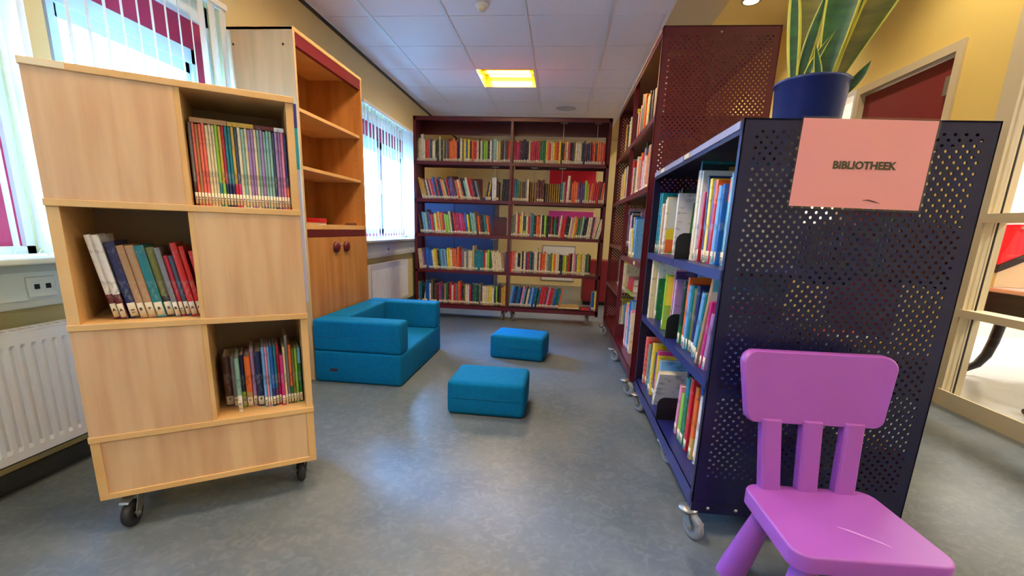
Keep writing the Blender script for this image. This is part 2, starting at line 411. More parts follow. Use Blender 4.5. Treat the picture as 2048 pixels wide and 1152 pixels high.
# smoke detector and speaker disc
sm=thing('smoke_detector','small white smoke detector hanging from the ceiling tiles at top centre','smoke detector',(-.655,3.66,CZ))
obj('mounting_base', MB().lathe([(0,0),(.05,0),(.05,-.012),(.042,-.02),(0,-.02)],24), M['steelw'], sm)
obj('sensor_head', MB().lathe([(.036,-.02),(.034,-.035),(.022,-.048),(0,-.05)],24), mat('detector_plastic',(228,214,180),.4), sm)
sp=thing('ceiling_speaker','round flat speaker grille in the tiled ceiling before the far case','speaker',(-.02,6.5,CZ))
obj('speaker_grille', MB().lathe([(0,-.006),(.1,-.006),(.128,-.001),(.13,0)],32), mat('grille',(190,186,190),.6), sp)
obj('speaker_rim', MB().lathe([(.13,0),(.14,-.006),(.145,0)],32), M['steelw'], sp)
# downlights in the high ceiling
def downlight(x,y,label):
    t=thing('downlight', label,'downlight',(x,y,HC))
    obj('ring', MB().lathe([(.075,-.004),(.09,-.01),(.1,0)],28), M['chrome'], t)
    obj('lens', MB().lathe([(0,-.002),(.074,-.004)],28), emis('downlight_glow',(255,236,180),14) if 'downlight_glow' not in MATS else MATS['downlight_glow'], t)
    l=bpy.data.lights.new('spot','SPOT'); l.energy=DOWN; l.color=(1,.88,.70); l.spot_size=R(130); l.spot_blend=.6; l.shadow_soft_size=.07
    lo=bpy.data.objects.new('downlight_bulb',l); lo.parent=t; lo.location=(0,0,-.02); COL.objects.link(lo)
DOWN=95
downlight(1.85,5.67,'round glowing downlight in the high ceiling above the maroon end panel')
for y,n in ((3.2,'in the high ceiling over the potted plant'),(.6,'in the high ceiling above the purple chair'),(-1.6,'in the high ceiling behind the camera'),(7.6,'at the far end of the high ceiling')): downlight(1.85,y,'round glowing downlight '+n)
# panel lamps added to light the room beyond the glass
for y,n in ((.6,'near'),(3.2,'middle'),(5.0,'far')):
    t=thing('added_panel_light','square panel light, %s one added to light the room behind the glass'%n,'ceiling light',(4.2,y,2.8))
    obj('panel_frame', MB().box(-.31,.31,-.31,-.29,-.02,0).box(-.31,.31,.29,.31,-.02,0).box(-.31,-.29,-.29,.29,-.02,0).box(.29,.31,-.29,.29,-.02,0), M['white'], t)
    obj('panel_diffuser', MB().box(-.29,.29,-.29,.29,-.012,-.006), emis('added_panel_glow',(255,250,240),3) if 'added_panel_glow' not in MATS else MATS['added_panel_glow'], t)
    l=bpy.data.lights.new('lamp','AREA'); l.size=.55; l.energy=75; l.color=(1,.96,.9)
    lo=bpy.data.objects.new('added_panel_bulb',l); lo.parent=t; lo.location=(0,0,-.03); COL.objects.link(lo)

# ------------------------------------------------------------------ windows, blinds, sill, radiators
def window(n,y0,y1,label,split=None,w=.085):
    xo=-2.14
    b=MB(); F=.03; Z0,Z1=WZ0,WZ1
    b.box(xo,xo+.08,y0,y0+F,Z0,Z1).box(xo,xo+.08,y1-F,y1,Z0,Z1).box(xo,xo+.08,y0,y1,Z1-.10,Z1).box(xo,xo+.08,y0,y1,Z0,Z0+.03)
    o=struct('window_%d'%n, b, M['white'], label)
    cells=[(y0+F,y1-F)] if not split else [(y0+F,split),(split,y1-F)]
    for a,c in cells:
        r=MB(); r.box(xo+.005,xo+.06,a,a+w,Z0+.03,Z1-.10).box(xo+.005,xo+.06,c-w,c,Z0+.03,Z1-.10).box(xo+.005,xo+.06,a+w,c-w,Z1-.255,Z1-.10).box(xo+.005,xo+.06,a+w,c-w,Z0+.03,Z0+.06)
        obj('red_frame', r, M['red'], o)
        s=MB(); a2,c2,zt,zb=a+w,c-w,Z1-.255,Z0+.06
        s.box(xo+.012,xo+.075,a2,a2+.03,zb,zt).box(xo+.012,xo+.075,c2-.03,c2,zb,zt).box(xo+.012,xo+.075,a2,c2,zt-.07,zt).box(xo+.012,xo+.075,a2,c2,zb,zb+.05)
        s.box(xo+.02,xo+.055,a2+.03,a2+.055,zb+.05,zt-.07).box(xo+.02,xo+.055,c2-.055,c2-.03,zb+.05,zt-.07).box(xo+.02,xo+.055,a2+.03,c2-.03,zt-.12,zt-.07)
        obj('sash', s, mat('sash_paint',(206,216,222),.4), o)
        obj('pane', MB().box(xo+.03,xo+.036,a2+.055,c2-.055,zb+.05,zt-.12), M['glass'], o)
        obj('window_handle', MB().rbox(xo+.075,xo+.09,c2-.026,c2-.006,1.42,1.5,.006,2).rbox(xo+.09,xo+.105,c2-.024,c2-.008,1.34,1.48,.006,2), M['steelw'], o)
window(1,.6,1.63,'window at the left edge behind vertical blinds')
window(2,1.72,2.72,'window above the pale bookcase behind vertical blinds')
window(3,4.4,6.1,'window between the tall cabinet and the far case',5.25,.04)
window(6,-1.4,.5,'window beside the camera')
def blind(y0,y1,label,ang,step=.078,skip=()):
    t=thing('vertical_blind',label,'window blind',(-1.895,y0,2.13))
    obj('head_rail', MB().rbox(-.02,.02,0,y1-y0,-.03,.0,.004,2), M['steelw'], t)
    y=.04; i=0
    while y<y1-y0-.02:
        a=R(ang if not callable(ang) else ang(y+y0))+R(random.uniform(-4,4)); w=.044; zb=-1.255
        dx,dy=math.sin(a)*w,math.cos(a)*w
        # slightly bowed fabric slat
        nx,ny=dy/w*.005,-dx/w*.005
        prof=[(-dx,-dy),(nx,ny),(dx,dy)]
        m=MB(); vs=[]
        for z in (-.032,zb):
            for px,py in prof: vs.append((px,py+y,z))
            for px,py in prof: vs.append((px+nx*.12,py+y+ny*.12,z))
        m.add(vs,[(0,1,7,6),(1,2,8,7),(3,9,10,4),(4,10,11,5),(0,6,9,3),(2,5,11,8),(0,3,4,1),(1,4,5,2),(6,7,10,9),(7,8,11,10)],0,False)
        obj('slat', m, M['slat'], t)
        y+=step; i+=1
    ch=MB(); pts=[]
    k=int((y1-y0)/step)
    for j in range(k):
        for q in range(6):
            u=q/6; pts.append((.0,.04+step*(j+u),-1.262-.03*math.sin(math.pi*u)))
    ch.tube(pts,.0015,5); obj('bead_chain', ch, M['steelw'], t)
    return t
blind(-1.4,.5,'vertical blind over the window beside the camera',-40)
blind(.62,1.64,'open vertical blind at the far left edge over the window',-39)
blind(1.72,2.64,'open vertical blind above the pale rolling bookcase',lambda y: -39 if y<2.4 else -20)
blind(4.42,6.08,'half closed vertical blind between tall cabinet and far maroon case',lambda y: -27-9*(y-4.4)/1.6+random.uniform(-5,5),.085)
struct('trim_4', MB().rbox(-2.0,-1.80,-1.5,2.60,.822,.845,.006,2), M['trunk'], 'window sill on the left')
struct('trim_5', MB().rbox(-2.0,-1.82,4.34,6.2,.822,.845,.006,2), M['trunk'], 'window sill beside the far case')
def trunk(y0,y1,socks,label,sl):
    t=thing('cable_trunk',label,'cable trunking',(XL+.002,y0,.66))
    obj('trunk_body', MB().rbox(0,.055,0,y1-y0,0,.158,.006,2), M['trunk'], t, bevel=0)
    obj('trunk_lid', MB().box(.055,.058,0,y1-y0,.03,.128), M['steelw'], t)
    for yy_,w,l in socks:
        s=thing('wall_socket', l,'socket',(XL+.058,yy_,.735))
        obj('socket_plate', MB().rbox(0,.012,-w,w,-.036,.036,.004,2), M['steelw'], s)
        for k in (-1,1):
            obj('socket_hole', MB().rbox(.0115,.0135,k*w*.4-.009,k*w*.4+.009,-.008,.010,.002,2), M['black'], s)
trunk(-1.5,2.6,[(1.485,.047,'white double socket on the trunking beside the pale bookcase')],'pale cable trunking under the near window',0)
trunk(4.35,6.3,[(4.95,.03,'small white socket on trunking under the far window'),(5.75,.06,'double white socket on trunking next to the far case')],'pale cable trunking under the far window',0)
def radiator(y0,y1,label):
    t=thing('radiator',label,'radiator',(XL+.004,y0,.14)); L_=y1-y0; H_=.455
    m=MB(); n=int(L_/.034); prof=[]
    # fluted front sheet: proper profile swept vertically
    pts=[(0,.10)]
    for i in range(n):
        a=.01+(L_-.02)*i/n; s=(L_-.02)/n
        pts+= [(a,.10),(a+s*.3,.10),(a+s*.45,.094),(a+s*.75,.094),(a+s*.9,.10)]
    pts.append((L_,.10))
    zs=[(0,1),(.035,1),(.05,0),(H_-.06,0),(H_-.045,1),(H_,1)]
    vs=[]; fs=[]; k=len(pts)
    for z,flat in zs:
        for (yy_,xx) in pts: vs.append((.10 if flat else xx,yy_,z))
    for j in range(len(zs)-1):
        for i in range(k-1): fs.append((j*k+i,j*k+i+1,(j+1)*k+i+1,(j+1)*k+i))
    m.add(vs,fs,0,False)
    obj('front_panel', m, M['rad'], t)
    obj('casing', MB().box(.03,.097,0,.004,0,H_).box(.03,.097,L_-.004,L_,0,H_).box(.03,.034,0,L_,0,H_).box(.03,.06,0,L_,H_-.004,H_).box(.03,.10,0,L_,0,.004), M['rad'], t)
    g=MB()
    for i in range(int(L_/.03)): g.box(.034,.1,i*.03+.01,i*.03+.016,H_-.006,H_+.002)
    g.box(.094,.101,0,L_,H_-.004,H_+.003)
    obj('top_grille', g, M['rad'], t)
    for q in (.1,L_-.1): obj('wall_bracket', MB().box(.0,.03,q-.015,q+.015,.05,.4), M['rad'], t)
    obj('valve', MB().cyl((.06,L_,H_-.05),(.06,L_+.05,H_-.05),.014), M['steelw'], t)
    obj('supply_pipe', MB().tube([(.06,.1,0),(.06,.1,-.135)],.008).tube([(.06,L_-.05,0),(.06,L_-.05,-.135)],.008), M['rad'], t)
radiator(-.9,1.72,'long white ribbed radiator at the left edge below the window')
radiator(4.38,5.5,'white radiator under the far window beside the blue sofa')

# outside, seen through the blinds
struct('ground_outside', MB().box(-40,-2.3,-20,40,-.6,-.5), mat('paving',(170,168,160),.9))
bd=thing('neighbouring_building','white building with turquoise shutters seen through the near blinds','building',(-12,6,-.5))
sb=MB().box(-2,0,-12,14,0,5.2); obj('facade', sb, mat('white_siding',(240,242,244),.6,var=.05,vscale=3,vec=(.1,.1,8)), bd)
for k in range(7): obj('shutter_slat', MB().box(0,.05,6.6+k*.42,6.95+k*.42,3.2,5.0), mat('turquoise_shutter',(20,190,220),.5), bd)

# ------------------------------------------------------------------ books
BOOKS=[]   # deferred: dict
def row(frame, u0, u1, z, cols, place, group, h=(.19,.22), d=(.135,.155), t=(.016,.026), lean=0, v=.04, vj=.006, fit=True, lab=.032, detail=False, spec=None, gap=0, ts=1):
    """cols: list of colour keys or (key, dict). u runs left to right seen from the front."""
    items=[]
    for c in cols:
        o={}
        if isinstance(c,tuple): c,o=c
        items.append(dict(c=c, t=o.get('t',random.uniform(*t)), h=o.get('h',random.uniform(*h)), d=o.get('d',random.uniform(*d)),
                     lean=o.get('lean',lean), v=o.get('v',v+random.uniform(-vj,vj)), c2=o.get('c2'), lab=o.get('lab',lab), gap=o.get('gap',0), txt=o.get('txt'), deco=o.get('deco'), fix='t' in o))
    for i in items: i['t']*=ts
    for i in items:
        if not detail and i['lab']: i['lab']=0 if random.random()<.07 else i['lab']*random.uniform(.75,1.1)
    def width(it): return it['t']/math.cos(R(it['lean']))+.0009
    tot=sum(width(i) for i in items)+sum(i['gap'] for i in items)
    avail=u1-u0
    ln=[i['h']*math.sin(R(abs(i['lean']))) for i in items]
    if fit:
        fx=sum(width(i) for i in items if i['fix'])+sum(i['gap'] for i in items); fr=sum(width(i) for i in items if not i['fix'])
        k=(avail-fx)/fr if fr else 1
        for i in items:
            if not i['fix']: i['t']*=k
    u=u0; prev=None
    for n,it in enumerate(items):
        u+=it['gap']
        th=R(it['lean'])
        BOOKS.append(dict(frame=frame,u=u,z=z,n=n,N=len(items),place=place,group=group,row=items,detail=detail,**it))
        u+=it['t']/math.cos(th)+.0009
def frame(ox,oy,ang): 
    return (ox,oy,R(ang))
def f2w(fr,u,v): 
    c,s=math.cos(fr[2]),math.sin(fr[2]); return (fr[0]+u*c-v*s, fr[1]+u*s+v*c)
def book_geo(t,h,d,c2,lab):
    """cover (U-shaped case with a banded spine), page block, sticker"""
    cb=.0018; cov=MB()
    zs=[0,h]; mi=[0]
    if c2:
        k=.30*h if c2[1]=='b' else .72*h
        zs=[0,k,h]; mi=[1,0] if c2[1]=='b' else [0,1]
    # rounded spine in three facets
    for a in range(len(zs)-1):
        z0,z1=zs[a],zs[a+1]
        P=[(0,.004),(t*.2,.0012),(t*.5,0),(t*.8,.0012),(t,.004)]
        vs=[(x,y,z0) for x,y in P]+[(x,y,z1) for x,y in P]
        cov.add(vs,[(i,i+1,6+i,5+i) for i in range(4)],mi[a],True)
        cov.add([(0,.004,z0),(0,d,z0),(0,d,z1),(0,.004,z1)],[(0,3,2,1)],mi[a]); cov.add([(t,.004,z0),(t,d,z0),(t,d,z1),(t,.004,z1)],[(0,1,2,3)],mi[a])
    cbx=min(cb,t*.2)
    # inner faces and rims
    for z,s in ((0,-1),(h,1)):
        f=[(0,.004,z),(t*.5,0,z),(t,.004,z),(t,d,z),(t-cbx,d,z),(t-cbx,.006,z),(cbx,.006,z),(cbx,d,z),(0,d,z)]
        cov.add(f,[(8,7,6,0),(0,6,5,2,1),(2,5,4,3)] if s<0 else [(0,6,7,8),(1,2,5,6,0),(3,4,5,2)],0)
    cov.add([(cbx,.006,0),(cbx,d,0),(cbx,d,h),(cbx,.006,h)],[(0,1,2,3)],0); cov.add([(t-cbx,.006,0),(t-cbx,d,0),(t-cbx,d,h),(t-cbx,.006,h)],[(3,2,1,0)],0)
    cov.add([(0,d,0),(cbx,d,0),(cbx,d,h),(0,d,h)],[(0,1,2,3)],0); cov.add([(t,d,0),(t-cbx,d,0),(t-cbx,d,h),(t,d,h)],[(3,2,1,0)],0)
    pg=MB().box(cbx,t-cbx,.005,d-.004,.003,h-.004)
    lb=MB()
    if lab:
        z0=.006; z1=z0+lab; e=.0006
        P=[(t*.08,.0026-e),(t*.25,.0008-e),(t*.5,-e),(t*.75,.0008-e),(t*.92,.0026-e)]
        vs=[(x,y,z0) for x,y in P]+[(x,y,z1) for x,y in P]+[(x,y+e*.8,z0) for x,y in P]+[(x,y+e*.8,z1) for x,y in P]
        fs=[(i,i+1,6+i,5+i) for i in range(4)]+[(10,15,5,0),(4,9,19,14)]+[(i+5,i+6,i+16,i+15) for i in range(4)]+[(i+1,i,i+10,i+11) for i in range(4)]
        lb.add(vs,fs,0,True)
    return cov,pg,lb
ORD=['first','second','third','fourth','fifth','sixth','seventh','eighth','ninth','tenth','eleventh','twelfth','thirteenth','fourteenth','fifteenth','sixteenth','seventeenth','eighteenth','nineteenth','twentieth']
def ordw(n):
    if n<20: return ORD[n]
    tens={2:'twenty',3:'thirty',4:'forty',5:'fifty'}[(n+1)//10]; r=(n+1)%10
    return {'twenty':'twentieth','thirty':'thirtieth','forty':'fortieth','fifty':'fiftieth'}[tens] if r==0 else tens+'-'+ORD[r-1]
def cn(k): return CNAME.get(k,k)

# ------------------------------------------------------------------ perforated panels
def perf_mesh(name,w,h,t,mats,mx=.022,mz0=.03,mz1=.03,px=.0275,pz=.0142,r=.0047):
    """sheet in local x (0..w), z (0..h), thickness along +y, with real punched holes in staggered rows"""
    nc=int((w-2*mx)/px); nr=int((h-mz0-mz1)/pz); ax=(w-nc*px)/2; az=mz0+((h-mz0-mz1)-nr*pz)/2
    vs=[];fs=[]
    def quad(x0,x1,z0,z1):
        for y,flip in ((0,0),(t,1)):
            n=len(vs); vs.extend([(x0,y,z0),(x1,y,z0),(x1,y,z1),(x0,y,z1)]); fs.append((n,n+1,n+2,n+3) if not flip else (n+3,n+2,n+1,n))
    quad(0,w,0,az); quad(0,w,az+nr*pz,h); quad(0,ax,az,az+nr*pz); quad(ax+nc*px,w,az,az+nr*pz)
    hole=[(math.cos(k*math.pi/4)*r,math.sin(k*math.pi/4)*r) for k in range(8)]
    out=[(px/2,0),(px/2,pz/2),(0,pz/2),(-px/2,pz/2),(-px/2,0),(-px/2,-pz/2),(0,-pz/2),(px/2,-pz/2)]
    for j in range(nr):
        off=(j%2)*px/2; z=az+(j+.5)*pz; n_=nc-(j%2)
        if j%2: quad(ax,ax+px/2,z-pz/2,z+pz/2); quad(ax+nc*px-px/2,ax+nc*px,z-pz/2,z+pz/2)
        for i in range(n_):
            x=ax+off+(i+.5)*px; n=len(vs)
            for y in (0,t):
                vs.extend([(x+a,y,z+c) for a,c in out]); vs.extend([(x+a,y,z+c) for a,c in hole])
            for k in range(8):
                k2=(k+1)%8
                fs.append((n+k2,n+k,n+8+k,n+8+k2)); fs.append((n+16+k,n+16+k2,n+24+k2,n+24+k)); fs.append((n+8+k2,n+8+k,n+24+k,n+24+k2))
    # rim
    for a,c in (((0,0),(w,0)),((w,0),(w,h)),((w,h),(0,h)),((0,h),(0,0))):
        n=len(vs); vs.extend([(a[0],0,a[1]),(c[0],0,c[1]),(c[0],t,c[1]),(a[0],t,a[1])]); fs.append((n+3,n+2,n+1,n))
    me=bpy.data.meshes.new(name); me.from_pydata(vs,[],fs)
    for m in mats: me.materials.append(m)
    me.update(); return me

def castor(parent, x,y,top,rz,wheel_r=.042,mt='rubber',w=.026, fork=True):
    """fork part with wheel sub-part, local to parent, floor at -pz"""
    f=MB(); pz=parent.location.z
    f.lathe([(0,top-pz),(.032,top-pz),(.032,top-pz-.006),(.02,top-pz-.012),(0,top-pz-.012)],20)
    zt=top-pz-.012; zc=-pz+wheel_r; off=.034
    # two cheeks
    for s in (-1,1):
        yy0,yy1=(s*(w/2+.004),s*(w/2+.0065)); 
        poly=[(-.02,zt),(.022,zt),(off+.014,zc+.004),(off+.008,zc-.012),(off-.008,zc-.012),(off-.014,zc+.004)]
        f.prism(poly,min(yy0,yy1),max(yy0,yy1),0,'xz')
    f.box(-.02,.024,-(w/2+.0065),(w/2+.0065),zt-.004,zt)
    f.prism([(.018,zt+.002),(.062,zt-.012),(.066,zt-.018),(.02,zt-.008)],-.014,.014,0,'xz')   # brake pedal
    f.cyl((off,-(w/2+.012),zc),(off,(w/2+.012),zc),.005,n=10)
    fo=obj('castor_fork', f, M['chrome'], parent, (x,y,0), (0,0,rz))
    wb=MB(); r=wheel_r-.0005; hw=w/2
    wb.lathe([(0,-hw*.6),(r*.45,-hw*.6),(r*.5,-hw*.9),(r*.8,-hw*.9),(r*.93,-hw*.7),(r,-hw*.35),(r,hw*.35),(r*.93,hw*.7),(r*.8,hw*.9),(r*.5,hw*.9),(r*.45,hw*.6),(0,hw*.6)],28,(0,0,0),0,'x')
    obj('wheel', wb, M[mt], fo, (off,0,zc), (0,0,R(90)))
    return fo

# ------------------------------------------------------------------ metal library cases
def lip_shelf(u0,u1,v0,v1,z,lip=.032,t=.004,both=False):
    m=MB().box(u0,u1,v0,v1,z-t,z).box(u0,u1,v0,v0+t,z-lip,z-t)
    m.box(u0,u1,v0+t,v0+.018,z-lip,z-lip+t)
    m.box(u0,u1,v1-t,v1,z-lip,z-t) if not both else m.box(u0,u1,v1-t,v1,z-lip,z-t)
    return m
def bookend(parent,u,v,z,m,h=.12,d=.13,name='bookend_bracket'):
    pts=[(v,z-.03),(v,z+h-.035)]+[(v+.035-.035*math.cos(R(a)),z+h-.035+.035*math.sin(R(a))) for a in (25,50,75,90)]+[(v+d,z+h),(v+d,z-.03)]
    return obj(name, MB().prism(pts,u-.0015,u+.0015,0,'yz'), m, parent)

# --- blue case: x .492-1.15, y 1.43-2.66, frame u = -y seen from the aisle, v = +x
BX0,BX1,BY0,BY1,BT=.492,1.150,1.430,2.665,1.325
navy=M['navy']
case=thing('navy_bookcase','low navy perforated steel bookcase on castors carrying the pink paper sign','bookcase',(BX0,BY1,0),R(-90))
# local frame: x=u (0..L) toward camera, y=v (0..W) away from aisle
LB=BY1-BY0; WB=BX1-BX0
pm=perf_mesh('end_panel',WB,BT-.125,.004,[navy],mz0=.09,mz1=.025)
for u,s in ((LB-.004,1),(0,1)):
    o=obj('end_panel',pm,navy,case,(u+.004,0,.125),(0,0,R(90))); 
ef=MB()
for u in (0,LB):
    for v in (0,WB): 
        a=.0 if u==0 else -.022; c=-.0 if v==0 else -.004
        ef.box(u+a,u+a+.022,v+c,v+c+.004,.095,BT)
    a=-.008 if u==0 else 0
ef.box(LB,LB+.003,0,WB,.088,.125).box(-.003,0,0,WB,.088,.125)
for _q in split_x(ef,LB/2): obj('end_flange',_q,navy,case)
for v in (.055,.145,.5): obj('bolt',MB().lathe([(0,.004),(.004,.003),(.006,0)],12,(0,0,0),0,'x'),M['chrome'],case,(LB+.003,v,.107))
top=MB().box(0,LB,0,WB,BT-.005,BT).box(0,LB,0,.004,BT-.04,BT).box(0,LB,WB-.004,WB,BT-.04,BT)
obj('top_panel',top,navy,case)
obj('label_rail',MB().box(.02,LB/2-.02,-.004,0,BT-.026,BT-.004).box(LB/2+.02,LB-.02,-.004,0,BT-.026,BT-.004),mat('pale_label_rail',(150,150,176),.4),case)
for u in (.18,.62): obj('rail_label',MB().box(u,u+.07,-.0055,-.004,BT-.024,BT-.006),M['label'],case)
mid=LB/2
for z in (.90,.55):
    for a,c in ((.004,mid-.004),(mid+.004,LB-.004)):
        for v0,v1 in ((0.0,.30),(WB-.30,WB)):
            obj('shelf', lip_shelf(a,c,v0,v1,z) if v0==0 else MB().box(a,c,v0,v1,z-.004,z).box(a,c,v1-.004,v1,z-.032,z-.004).box(a,c,v0,v0+.004,z-.032,z), M['navye'], case)
obj('base_tray', MB().box(0.004,LB-.004,0,WB,.152,.158).box(0,LB,0,.004,.10,.158).box(0,LB,WB-.004,WB,.10,.158), M['navye'], case)
obj('centre_upright', MB().box(mid-.012,mid+.012,WB/2-.03,WB/2+.03,.1,BT-.005), M['navy'], case)
for z in (.90,.55,.158): bookend(case,mid,0.0,z,M['black'],.11,.14)
obj('axle_beam',MB().box(mid-.03,mid+.03,.02,WB-.02,.088,.11),navy,case)
for u,v,a in ((LB-.015,-.002,24),(LB-.03,WB-.05,10),(.70,.03,28),(mid,WB-.05,150),(.10,.0,30),(.05,WB-.05,120)):
    castor(case,u,v,.095,R(a),.044)

# --- red double case on the right: x .478-1.09, y 2.80-4.66
RX0,RX1,RY0,RY1,RT=.486,1.09,2.80,4.66,2.085
mar=M['maroon']
rc=thing('maroon_bookcase','tall maroon steel bookcase with perforated end panel behind the navy case','bookcase',(RX0,RY1,0),R(-90))
LR=RY1-RY0; WR=RX1-RX0; mr=LR/2
pr=perf_mesh('end_panel',WR,RT-.125,.004,[mar],mz0=.05,mz1=.04)
for u in (LR-.004,0): obj('end_panel',pr,mar,rc,(u+.004,0,.125),(0,0,R(90)))
ef=MB()
for u in (0,LR):
    for v in (0,WR):
        a=0 if u==0 else -.024; c=0 if v==0 else -.004
        ef.box(u+a,u+a+.024,v+c,v+c+.004,.095,RT)
ef.box(LR,LR+.003,0,WR,.088,.125)
for _q in split_x(ef,LR/2): obj('end_flange',_q,mar,rc)
obj('bolt',MB().lathe([(0,.004),(.004,.003),(.006,0)],12,(0,0,0),0,'x'),M['chrome'],rc,(LR,.30,RT-.03))
obj('top_panel',MB().box(0,LR,0,WR,RT-.005,RT).box(0,LR,0,.004,RT-.045,RT).box(0,LR,WR-.004,WR,RT-.045,RT),mar,rc)
obj('label_rail',MB().box(.02,mr-.02,-.004,0,RT-.022,RT-.002).box(mr+.02,LR-.02,-.004,0,RT-.022,RT-.002),mat('brown_label_rail',(150,110,100),.4),rc)
RZ_FAR=[1.65,1.27,.90,.53]; RZ_NEAR=[1.65,1.27,.83]
for zs,a,c in ((RZ_FAR,.004,mr-.004),(RZ_NEAR,mr+.004,LR-.004)):
    for z in zs:
        obj('shelf',lip_shelf(a,c,0,.29,z),mar,rc)
        obj('shelf',MB().box(a,c,WR-.29,WR,z-.004,z).box(a,c,WR-.004,WR,z-.032,z-.004),mar,rc)
obj('base_tray',MB().box(.004,LR-.004,0,WR,.152,.158).box(0,LR,0,.004,.10,.158).box(0,LR,WR-.004,WR,.10,.158),mar,rc)
obj('upright',MB().box(mr-.004,mr+.004,0.0,.03,.1,RT).box(mr-.012,mr+.012,WR/2-.03,WR/2+.03,.1,RT),mar,rc)
for z in (.158,): bookend(rc,mr+.02,0,z,mar,.12,.14)
for u,v,a in ((LR-.02,-.02,35),(LR-.05,WR-.05,10),(1.05,-.02,40),(mr,WR-.05,150),(.12,-.02,35),(.05,WR-.05,120)): castor(rc,u,v,.095,R(a),.045)
obj('shelf_label',MB().box(LR-.28,LR-.22,-.001,0,.805,.825),M['label'],rc)

# --- far case: front at y 4.93, x -1.56..0.47
FX0,FX1,FY,FT,FD=-1.575,.452,4.93,2.10,.30
fc=thing('maroon_bookcase','wide maroon two-bay bookcase standing across the far end of the aisle','bookcase',(FX0,FY,0),0)
LF=FX1-FX0; mf=1.03
pf_=perf_mesh('end_panel',FD,FT-.10,.004,[mar],mx=.03,mz0=.05,mz1=.05,px=.0275,pz=.0142)
for u in (.004,LF): obj('end_panel',pf_,mar,fc,(u,0,.10),(0,0,R(90)))
fl=MB()
for u0,u1 in ((0,.03),(LF-.03,LF)): fl.box(u0,u1,0,.004,.10,FT).box(u0,u1,FD-.004,FD,.10,FT)
for _q in split_x(fl,LF/2): obj('end_flange',_q,mar,fc)
obj('centre_upright',MB().box(mf-.013,mf+.013,-.002,.012,.10,FT-.01).box(mf-.003,mf+.003,.012,FD-.01,.10,FT-.01),mar,fc)
obj('top_panel',MB().box(0,LF,0,FD,FT-.006,FT).box(0,LF,0,.004,FT-.04,FT).box(.004,LF-.004,FD-.03,FD-.026,FT-.13,FT-.006),mar,fc)
FZ=[1.665,1.285,.925,.54]
for z in FZ:
    for a,c in ((.005,mf-.014),(mf+.014,LF-.005)):
        obj('shelf',lip_shelf(a,c,.0,FD-.01,z,.03),mar,fc)
obj('base_tray',MB().box(.004,LF-.004,0,FD,.158,.164).box(0,LF,0,.004,.115,.164).box(0,LF,FD-.004,FD,.115,.164),mar,fc)
for u,a in ((.08,200),(mf-.04,260),(mf+.05,300),(LF-.10,250)): castor(fc,u,.10,.112,R(a),.045)
# hanging wire book supports
def wire(u,zt,zb,v=.05):
    m=MB().box(u-.035,u+.035,v-.01,v+.01,zt-.044,zt-.036).cyl((u,v,zt-.044),(u,v,zb+.02),.003,n=8).tube([(u,v,zb+.02),(u,v+.03,zb+.01),(u,v+.16,zb+.01)],.003)
    obj('wire_support',m,M['chrome'],fc)
for u,zt,zb in ((1.55,FT,1.72),(1.89,FT,1.74),(1.27,1.665,1.33),(1.56,1.665,1.33),(.86,1.665,1.36),(.86,.54+.385,.76)): wire(u,zt,zb)
# dark sheet bookends standing in the far case (sloping tops)
def sheet(u,z,w,h,lean,label):
    o=obj('bookend',MB().prism([(0,0),(w,0),(w,h-.01),(w-.015,h),(.015,h),(0,h-.01)],0,.003,0,'xz').box(0,w,.003,.045,0,.003),M['maroon'],None,(FX0+u,FY+.232,z+.001),(R(-lean),0,0))
    tag(o,label,'bookend','maroon sheet metal bookends in the far case')
sheet(.30,1.285,.13,.255,0,'maroon metal bookend behind books, second shelf, left of the far case')
sheet(.55,1.285,.15,.235,0,'maroon metal bookend behind the red books, second shelf, left bay')
sheet(.82,.925,.16,.20,0,'brown metal bookend at the empty right end, third shelf, left bay')
sheet(.70,1.665,.12,.245,0,'dark bookend behind lime books on the top shelf, left bay')
sheet(1.30,.925,.14,.235,0,'dark bookend behind black books, third shelf, right bay of the far case')
sheet(1.60,.925,.12,.21,0,'dark bookend behind pink books, third shelf, right bay of the far case')

# ------------------------------------------------------------------ left rolling cabinet (birch)
CA=(-1.388,1.138); CANG=34.5; CW=.629; CD=.36; CTOP=1.383
cb=thing('rolling_bookcase','pale birch rolling bookcase with staggered open cubes in the left foreground','bookcase',(CA[0],CA[1],0),R(CANG))
bi,be=M['birch'],M['birche']
Z=[.122,.325,.675,1.025,CTOP]; T=.019
for z in (CTOP,1.037,.687,.337): obj('shelf_board',MB().box(-.002,CW+.002,-.004,CD+.002,z-T,z),be,cb,bevel=.0015)
obj('bottom_board',MB().box(0,CW,0,CD,.122,.122+T),be,cb,bevel=.0015)
rows_=[(1.037,CTOP-T,'R'),(.687,1.037-T,'L'),(.337,.687-T,'R')]
for z0,z1,side in rows_:
    a,c=((.332,CW) if side=='R' else (0,.318))
    ins=.0 
    obj('divider',MB().box(.318,.332,.002,CD,z0,z1),be,cb)
    obj('side_panel',MB().box(0 if side=='L' else CW-.022,.028 if side=='L' else CW,.002,CD,z0,z1),be,cb,bevel=.001)
    if side=='R': obj('front_panel',MB().box(.001,.318,0,.016,z0,z1),bi,cb,bevel=.001); obj('side_panel',MB().box(0,.016,.016,CD,z0,z1),be,cb)
    else: obj('front_panel',MB().box(.332,CW-.001,0,.016,z0,z1),bi,cb,bevel=.001); obj('side_panel',MB().box(CW-.016,CW,.016,CD,z0,z1),be,cb)
    obj('back_panel',MB().box(.0,CW,.30,.306,z0,z1),mat('back_board_laminate',(150,122,104),.6),cb)
for _x in (0,CW-.024): obj('plinth_side',MB().box(_x,_x+.024,0,CD,.141,.318),be,cb,bevel=.001)
